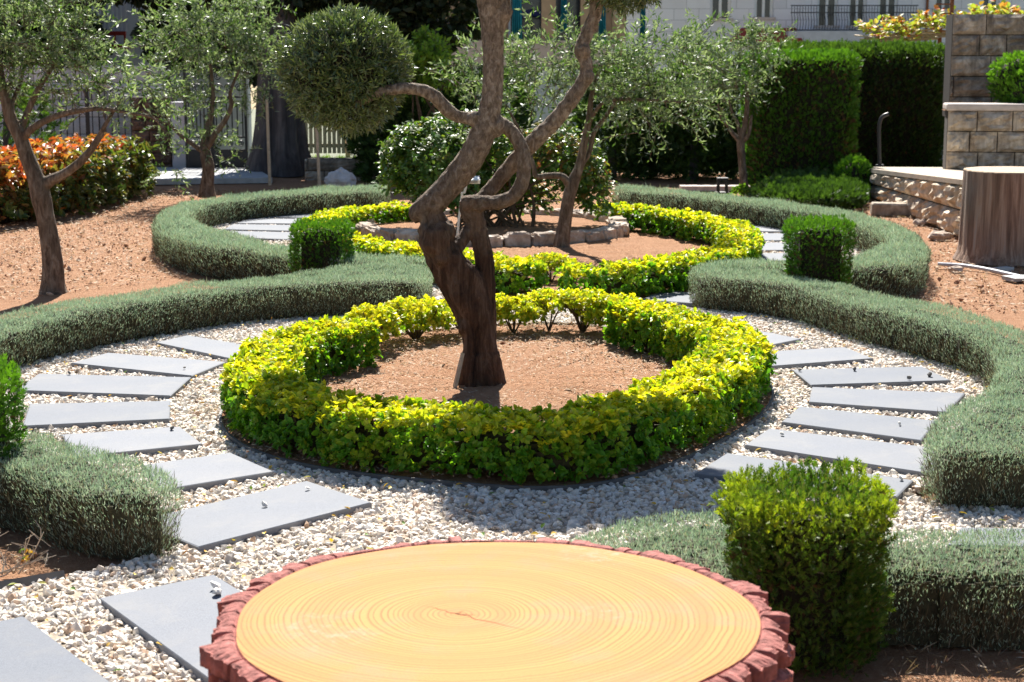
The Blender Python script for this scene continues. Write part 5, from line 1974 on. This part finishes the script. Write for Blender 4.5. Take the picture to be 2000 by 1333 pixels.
# slatted fence and low wall behind the pompom
DS = 26.0
k = 1 / PXM(DS)
ft = thing('slat_fence', 'grey vertical slat fence under the olive pompom', 'fence', ((650 - 1000) * k, DS, 0))
mb = MB()
for q in np.arange(588, 770, 9):
    mb.box2(((q - 1000) * k, DS, A(0, 300, DS)[2]), ((q - 1000) * k + .055, DS + .02, A(0, 195, DS)[2] + rng.uniform(-.02, .02)))
mb.build('slats', M['stake'], ft)
for z_ in (215, 285):
    mb = MB()
    mb.box2(((585 - 1000) * k, DS + .022, A(0, z_, DS)[2] - .03), ((772 - 1000) * k, DS + .05, A(0, z_, DS)[2] + .03))
    mb.build('rail', M['stake'], ft)
for q in (590, 680, 768):
    mb = MB()
    mb.box2(((q - 1000) * k - .035, DS + .052, -.1), ((q - 1000) * k + .035, DS + .12, A(0, 200, DS)[2]))
    mb.build('post', M['stake'], ft)
DV = 22.6
k = 1 / PXM(DV)
block_wall('low_garden_wall', 'low shaded stone wall behind the white rock', ((592 - 1000) * k, DV + .2), ((760 - 1000) * k, DV), -.05, A(0, 312, DV)[2], 2, .5, .3, M['oldstone'], .02)
# white rock
p = U(666, 366, 0)
mb = MB()
mbx = MB()
mbx.ball((0, 0, 0), (1, 1, 1), 22, 14)
Vb = np.concatenate(mbx.V)
Vb = Vb * (1 + .16 * wob(Vb, 3.1, .4) + .10 * wob(Vb, 7.0, 1.4))[:, None] * np.array([.19, .15, .17]) + p + np.array([0, 0, .06])
mb.add(Vb, mbx.F)
tag(mb.build('white_rock', M['rock'], loc=tuple(p)), 'white pitted rock behind the far left lavender', 'rock')

# ------------------------------------------------------------------ buildings behind
# middle house: tan terrace with teal curtains
DM = 44.0
k = 1 / PXM(DM)
X = lambda q: (q - 1000) * k
Zp = lambda q: A(0, q, DM)[2]
mh = thing('middle_house', 'tan house with deep veranda and teal curtains behind the olives', 'building', (X(1020), DM, -3))
mb = MB()
mb.box2((X(760), DM + 1.6, -3), (X(1215), DM + 1.9, 7))
mb.build('wall', M['tan'], mh)
mb = MB()
mb.box2((X(760), DM - .1, -3), (X(1215), DM + 1.58, Zp(78) - .6))
mb.build('veranda_floor', M['concrete'], mh)
mb = MB()
mb.box2((X(760), DM - .3, Zp(128)), (X(1205), DM - .12, Zp(80)))
mb.build('parapet', M['parapet'], mh)
for q in (1070, 1145, 1205, 940):
    mb = MB()
    mb.box2((X(q) - .18, DM - .08, Zp(78) - .6), (X(q) + .18, DM + .28, 6.5))
    mb.build('column', M['tan'], mh)
for q in (1035, 1118):
    mb = MB()
    mb.box2((X(q) - .5, DM + 1.5, Zp(78) - .6), (X(q) + .5, DM + 1.59, Zp(0) + .8))
    dr = mb.build('door', M['glass'], mh)
    mb = MB()
    mb.box2((X(q) - .56, DM + 1.48, Zp(78) - .6), (X(q) - .5, DM + 1.595, Zp(0) + .86))
    mb.box2((X(q) + .5, DM + 1.48, Zp(78) - .6), (X(q) + .56, DM + 1.595, Zp(0) + .86))
    mb.box2((X(q) - .5, DM + 1.48, Zp(0) + .8), (X(q) + .5, DM + 1.595, Zp(0) + .86))
    mb.build('frame', M['white'], dr)
for q, y1, wd, lab in ((1010, 76, 20, 'teal curtain hanging just right of the old olive stem'), (1099, 62, 13, 'narrow teal curtain beside tan column'), (1172, 86, 15, 'tied teal curtain right of the old olive branch'), (1249, 78, 12, 'teal curtain at the right corner of the veranda')):
    n = 26
    u = np.linspace(-.5, .5, n)
    top_, bot = Zp(-60), Zp(y1)
    V = []
    for z_, f in ((top_, 1.0), ((top_ + bot) / 2, .85), (bot, 1.0)):
        V.append(np.c_[X(q) + u * wd * k * f, DM - .36 + .06 * np.sin(u * 30), np.full(n, z_)])
    for z_, f in ((bot, 1.0), ((top_ + bot) / 2, .85), (top_, 1.0)):
        V.append(np.c_[X(q) + u * wd * k * f, DM - .33 + .06 * np.sin(u * 30), np.full(n, z_)])
    V = np.vstack(V)
    a_ = np.arange(n - 1)
    F = [np.stack([r * n + a_, r * n + a_ + 1, (r + 1) * n + a_ + 1, (r + 1) * n + a_], 1) for r in range(5)]
    tag(mesh('curtain', V, F, M['teal'], smooth=True, loc=(X(q), DM - .35, bot)), lab, 'curtain', 'teal curtains of the veranda')
um = thing('parasol', 'half folded navy parasol on the veranda', 'parasol', (X(1038), DM + .6, Zp(78) - .6))
mb = MB()
mb.tube(np.array([[X(1038), DM + .6, Zp(78) - .6], [X(1038), DM + .6, Zp(40)], [X(1038), DM + .6, Zp(16)]]), [.025] * 3, 8)
mb.build('pole', M['black'], um)
mb = MB()
n = 16
t_ = np.linspace(0, 2 * np.pi, n, endpoint=False)
mb.add(np.vstack([[[X(1038), DM + .6, Zp(17)]], np.c_[X(1038) + .3 * np.cos(t_), DM + .6 + .3 * np.sin(t_), np.full(n, Zp(22))], np.c_[X(1038) + .42 * np.cos(t_), DM + .6 + .42 * np.sin(t_), np.full(n, Zp(33)) + .03 * np.cos(4 * t_)]]),
       [np.stack([np.zeros(n, int), 1 + np.arange(n), 1 + (np.arange(n) + 1) % n], 1), np.stack([1 + np.arange(n), 1 + n + np.arange(n), 1 + n + (np.arange(n) + 1) % n, 1 + (np.arange(n) + 1) % n], 1)])
mb.build('canopy', M['navy'], um, True)

# right house: pale stone, windows, balcony
DR = 62.0
k = 1 / PXM(DR)
X = lambda q: (q - 1000) * k
Zp = lambda q: A(0, q, DR)[2]
rh = thing('stone_house', 'pale stone house with iron balcony and shuttered windows at upper right', 'building', (X(1550), DR, -4))
wins = [(1380, 1420, -55, 36), (1465, 1501, -55, 34), (1585, 1625, -70, 50), (1645, 1680, -70, 50), (1702, 1740, -70, 50), (1810, 1846, -60, 18), (1900, 1935, -60, 24), (1985, 2030, -60, 24)]
x0h, x1h = 1196, 2150
ylo, yhi = -70, 50
# wall as strips between openings
cols = sorted(set([x0h, x1h] + [q for w_ in wins for q in w_[:2]]))
mb = MB()
for c0, c1 in zip(cols[:-1], cols[1:]):
    hit = [w_ for w_ in wins if w_[0] <= c0 and w_[1] >= c1]
    if hit:
        w_ = hit[0]
        mb.box2((X(c0), DR, -4), (X(c1), DR + .5, Zp(w_[3])))
        mb.box2((X(c0), DR, Zp(w_[2])), (X(c1), DR + .5, 8.5))
    else:
        mb.box2((X(c0), DR, -4), (X(c1), DR + .5, 8.5))
mb.build('wall', M['facade'], rh)
for w_ in wins:
    mb = MB()
    mb.box2((X(w_[0]) + .01, DR + .22, Zp(w_[3])), (X(w_[1]) - .01, DR + .26, Zp(w_[2])))
    wo = mb.build('window', M['glass'], rh)
    mb = MB()
    xm = (X(w_[0]) + X(w_[1])) / 2
    for q in (X(w_[0]) + .05, xm, X(w_[1]) - .05):
        mb.box2((q - .05, DR + .15, Zp(w_[3])), (q + .05, DR + .218, Zp(w_[2])))
    mb.build('frame', M['white'], wo)
    mb = MB()
    mb.box2((X(w_[0]) - .08, DR - .08, Zp(w_[3]) - .1), (X(w_[1]) + .08, DR - .002, Zp(w_[3])))
    mb.build('sill', M['coping'], wo)
mb = MB()
mb.box2((X(1520), DR - 1.3, Zp(91)), (X(1762), DR - .01, Zp(62)))
bs_ = mb.build('balcony_slab', M['plaster'], rh)
mb = MB()
zb, zt = Zp(61), Zp(13)
for q in np.arange(1526, 1762, 5.2):
    zz = np.linspace(zb, zt, 9)
    f = (zz - zb) / (zt - zb)
    bow = .17 * np.sin(np.pi * np.clip(f / .62, 0, 1)) * (f < .62)
    mb.tube(np.c_[np.full(9, X(q)), DR - 1.2 - bow, zz], np.full(9, .011), 4)
for z_ in (zb + .02, zb + (zt - zb) * .72, zt):
    mb.box2((X(1524), DR - 1.225, z_ - .018), (X(1764), DR - 1.175, z_ + .018))
mb.build('balcony_railing', M['black'], rh)
mb = MB()
mb.box2((X(1795) - .04, DR - .1, -4), (X(1795) + .04, DR - .02, 8))
mb.build('downpipe', M['rust'], rh)
# red awning
V = np.array([[X(1440), DR - .02, Zp(55)], [X(1545), DR - .02, Zp(55)], [X(1545), DR - 1.6, Zp(80)], [X(1408), DR - 1.6, Zp(80)]])
V = np.vstack([V, V - [0, 0, .05], ])
aw = mesh('red_awning', V, [np.array([[0, 3, 2, 1]]), np.array([[4, 5, 6, 7]]), np.array([[0, 1, 5, 4], [1, 2, 6, 5], [2, 3, 7, 6], [3, 0, 4, 7]])], M['awning'], loc=(X(1475), DR - .8, Zp(80)))
tag(aw, 'sloping red awning left of the iron balcony', 'awning')
# conical dark shrub before the house
conifer_tree('small dark clipped tree before the pale stone house', 1350, 40, 36, 72, 200, n=350, L=.2, group='small trees before the houses')
# low lilac wall piece before the house
mb = MB()
Dq = 45.0
mb.box2(((1320 - 1000) / PXM(Dq), Dq, -3), ((1470 - 1000) / PXM(Dq), Dq + .3, A(0, 100, Dq)[2]))
tag(mb.build('boundary_wall', M['plaster'], loc=((1395 - 1000) / PXM(Dq), Dq, -3)), 'plain rendered wall between middle house and stone house', 'wall')

# pergola of canes with vines
DPg = 25.5
k = 1 / PXM(DPg)
X = lambda q: (q - 1000) * k
Zp = lambda q: A(0, q, DPg)[2]
pg = thing('cane_pergola', 'rickety cane pergola with rusty posts above the conifer hedge', 'pergola', (X(1760), DPg, 0))
for q, y in ((1843, -10), (1832, 55)):
    mb = MB()
    mb.box2((X(q) - .025, DPg - .025 + (0 if q == 1843 else .3), 0), (X(q) + .025, DPg + .025 + (0 if q == 1843 else .3), Zp(y)))
    mb.build('post', M['rust'], pg)
mb = MB()
for q in range(16):
    y = rng.uniform(52, 84)
    x0 = rng.uniform(1678, 1720)
    p0 = np.array([X(x0), DPg - .2 + rng.uniform(0, 1.2), Zp(y + 6)])
    p1 = np.array([X(1848), DPg - .2 + rng.uniform(0, 1.2), Zp(y - rng.uniform(2, 14))])
    mb.tube(np.array([p0, (p0 + p1) / 2 + [0, 0, rng.normal(0, .02)], p1]), [.013, .015, .014], 5)
for q in np.linspace(1690, 1840, 6):
    mb.tube(np.array([[X(q), DPg - .3, Zp(74)], [X(q), DPg + .4, Zp(71)], [X(q), DPg + 1.2, Zp(68)]]), [.014] * 3, 5)
mb.build('canes', M['cane'], pg)
mb = MB()
for q in (10, 28, 62):
    mb.box2((X(1812), DPg - .012, Zp(q)), (X(1842), DPg + .012, Zp(q) + .02))
mb.build('rungs', M['rust'], pg)
b = np.array([X(1760), DPg + .3, Zp(60)])
vn = thing('climbing_vine', 'yellow green vine with red leaves sprawling over the cane pergola', 'vine', tuple(b))
n = 260
vx = rng.uniform(1678, 1990, n)
P = np.c_[(vx - 1000) * k, DPg + rng.uniform(-.3, .9, n), np.array([Zp(62 - (q - 1680) * .12 + 0) for q in vx]) + rng.normal(0, .05, n) + .08 * np.sin(vx * .12)]
rosettes(P, unit(np.c_[rng.normal(0, .4, n), rng.normal(0, .4, n), np.ones(n)]), 5, .10, M['vine'], 'foliage', vn, np.zeros(n), OVATE, .4, .6, .1)
mb = MB()
mb.tube(spline([[X(1690), DPg, Zp(66)], [X(1760), DPg + .2, Zp(54)], [X(1860), DPg + .3, Zp(42)], [X(1985), DPg + .2, Zp(30)]], 6), np.full(19, .015), 5)
mb.build('stem', M['twig'], vn)

# ------------------------------------------------------------------ small things on the ground
LP = [((600, 955), 'white pebble near the back corner of slab beside left lavender block'), ((517, 988), 'flat white pebble in middle of slab beside left lavender block'),
      ((422, 1148), 'larger pale pebble on slab by the stump'), ((424, 1160), 'small white chip on slab by the stump, below larger pebble'),
      ((360, 720), 'dark pebble on second slab of left row'), ((336, 838), 'dark pebble at back edge of slab behind left lavender block'),
      ((1562, 724), 'dark pebble at left corner of stone dotted right slab'), ((1669, 723), 'dark pebble at back edge of stone dotted right slab'), ((1816, 734), 'largest dark pebble at right end of stone dotted slab'),
      ((1776, 740), 'dark pebble at front edge of stone dotted right slab'), ((1757, 829), 'white pebble on middle slab of right row'), ((1538, 812), 'grey pebble at left end of middle right slab'),
      ((1528, 849), 'grey pebble at left end of longest right slab'), ((1760, 936), 'grey pebble near right end of longest slab'), ((135, 730), 'dark pebble on back edge of long third left slab')]
M['darkpeb'] = plain('dark_pebble', (.16, .15, .14), .8, var=.2, scale=40)
M['palepeb'] = plain('pale_pebble', (.74, .70, .64), .8, var=.1, scale=40)
for (px, py), lab in LP:
    p = U(px, py, .046)
    r = .017 if 'larg' in lab else .012
    V, F = stones(np.array([p + [0, 0, r * .42]]), np.array([r]), .6)
    tag(mesh('loose_pebble', V, F, M['darkpeb' if 'dark' in lab else 'palepeb'], loc=tuple(p)), lab, 'pebble', 'loose pebbles on the slabs')

# soil clods and dry bits
soil_px = pxpoly([(-300, 470), (-300, 640), (0, 590), (420, 535), (300, 470), (300, 400), (500, 368), (250, 365)], 0, 0)
soil_px2 = pxpoly([(1700, 545), (1830, 470), (2300, 500), (2300, 760), (2000, 640), (1760, 575)], 0, 0)
soil_px3 = pxpoly([(1690, 1440), (1735, 1262), (2250, 1290), (2250, 1440)], 0, 0)
soil_px4 = pxpoly([(-150, 1040), (20, 1040), (130, 1100), (115, 1136), (-150, 1178)], 0, 0)
soil_px5 = pxpoly([(1640, 400), (1700, 380), (1900, 480), (1830, 470)], 0, 0)
Q1 = scatter((-3, 6.5), (3, 10.8), 60000, [BED1o], [])
Q2 = scatter((-7, 11), (9, 21), 120000, [soil_px, soil_px2, soil_px5, BED2o], [])
Q3 = scatter((-3, 3.5), (3, 7), 9000, [soil_px3, soil_px4], [])
Qa = np.vstack([Q1[::3], Q2[::3], Q3[::4]])
n = len(Qa)
V, F = stones(np.c_[Qa, np.where(inside(Qa, BED1o), .035, .0) + rng.uniform(-.002, .004, n)], rng.uniform(.002, .008, n) * np.where(rng.random(n) < .03, 2.6, 1) * np.where(Qa[:, 1] > 11, 1.25, 1))
tag(mesh('soil_clods', V, F, M['clod']), 'small clods and stones on the red soil', 'soil', kind='stuff')
Qb = np.vstack([Q1, Q2[::2], Q3])
n = len(Qb)
ax = np.c_[rng.normal(0, 1, (n, 2)), rng.normal(0, .10, n)]
V, F, k = inst(BLADE, np.c_[Qb, np.where(inside(Qb, BED1o), .045, .006) + rng.uniform(0, .006, n)], ax, np.c_[rng.normal(0, .4, (n, 2)), np.ones(n)], rng.uniform(.012, .04, n) * np.where(Qb[:, 1] > 11, 1.7, 1), rng.uniform(.0012, .0032, n) * np.where(Qb[:, 1] > 11, 1.8, 1))
tag(mesh('dry_litter', V, F, M['straw']), 'straw and dry leaf bits on the soil', 'litter', kind='stuff')
# dry grass tufts on the soil in the near right corner
Q = scatter((-.2, 3.5), (3, 5.2), 3000, [soil_px3], [])
n = len(Q)
V, F, k = inst(BLADE, np.c_[Q, np.zeros(n)], np.c_[rng.normal(0, .8, (n, 2)), np.ones(n) * .7], rnd(n), rng.uniform(.02, .07, n), rng.uniform(.001, .002, n))
tag(mesh('dry_grass', V, F, M['straw']), 'dry grass on the soil at bottom right', 'grass', kind='stuff')
# fallen leaves on the gravel
Q = scatter((-3, 4.3), (3, 11), 1800, [G1, G3], [BED1o] + near_slabs)
Q = Q[np.abs(Q[:, 0]) < Q[:, 1] * .33]
n = len(Q)
V, F, k = inst(OVATE, np.c_[Q, np.full(n, .036)], np.c_[rng.normal(0, 1, (n, 2)), rng.normal(0, .25, n)], np.c_[rng.normal(0, .3, (n, 2)), np.ones(n)], rng.uniform(.015, .035, n), rng.uniform(.004, .010, n))
tag(mesh('fallen_leaves', V, F, M['deadleaf']), 'yellow and brown leaves fallen on the gravel', 'leaves', kind='stuff')
# bare twiggy stems at the left edge
b = U(25, 1120, 0)
tw = thing('dry_shrub', 'bare dry twigs with one rusty leaf cluster at left edge', 'dry plant', tuple(b))
mb = MB()
for e in ((85, 1040), (60, 1045), (95, 1075), (-10, 1060), (50, 1085), (110, 1085), (0, 1100)):
    s0 = b + np.array([rng.uniform(-.06, .03), rng.uniform(-.03, .03), 0])
    t_ = A(*e, b[1] + rng.uniform(-.08, .08))
    m1 = s0 * .5 + t_ * .5 + rng.normal(0, .012, 3)
    mb.tube(spline([s0, m1, t_], 5), np.linspace(.0035, .0012, 11), 5)
    for _ in range(3):
        f = rng.uniform(.4, .9)
        p = s0 + (t_ - s0) * f
        mb.tube(np.array([p, p + rng.normal(0, .015, 3) + [0, 0, .012], p + rng.normal(0, .025, 3) + [0, 0, .025]]), [.0018, .0014, .0008], 4)
mb.build('twigs', M['stake'], tw)
n = 14
P = A(50, 1085, b[1]) + rng.normal(0, .014, (n, 3))
V, F, k = inst(OVATE, P, rnd(n), rnd(n), np.full(n, .022), np.full(n, .006))
mesh('dry_leaves', V, F, M['deadleaf'], tw)
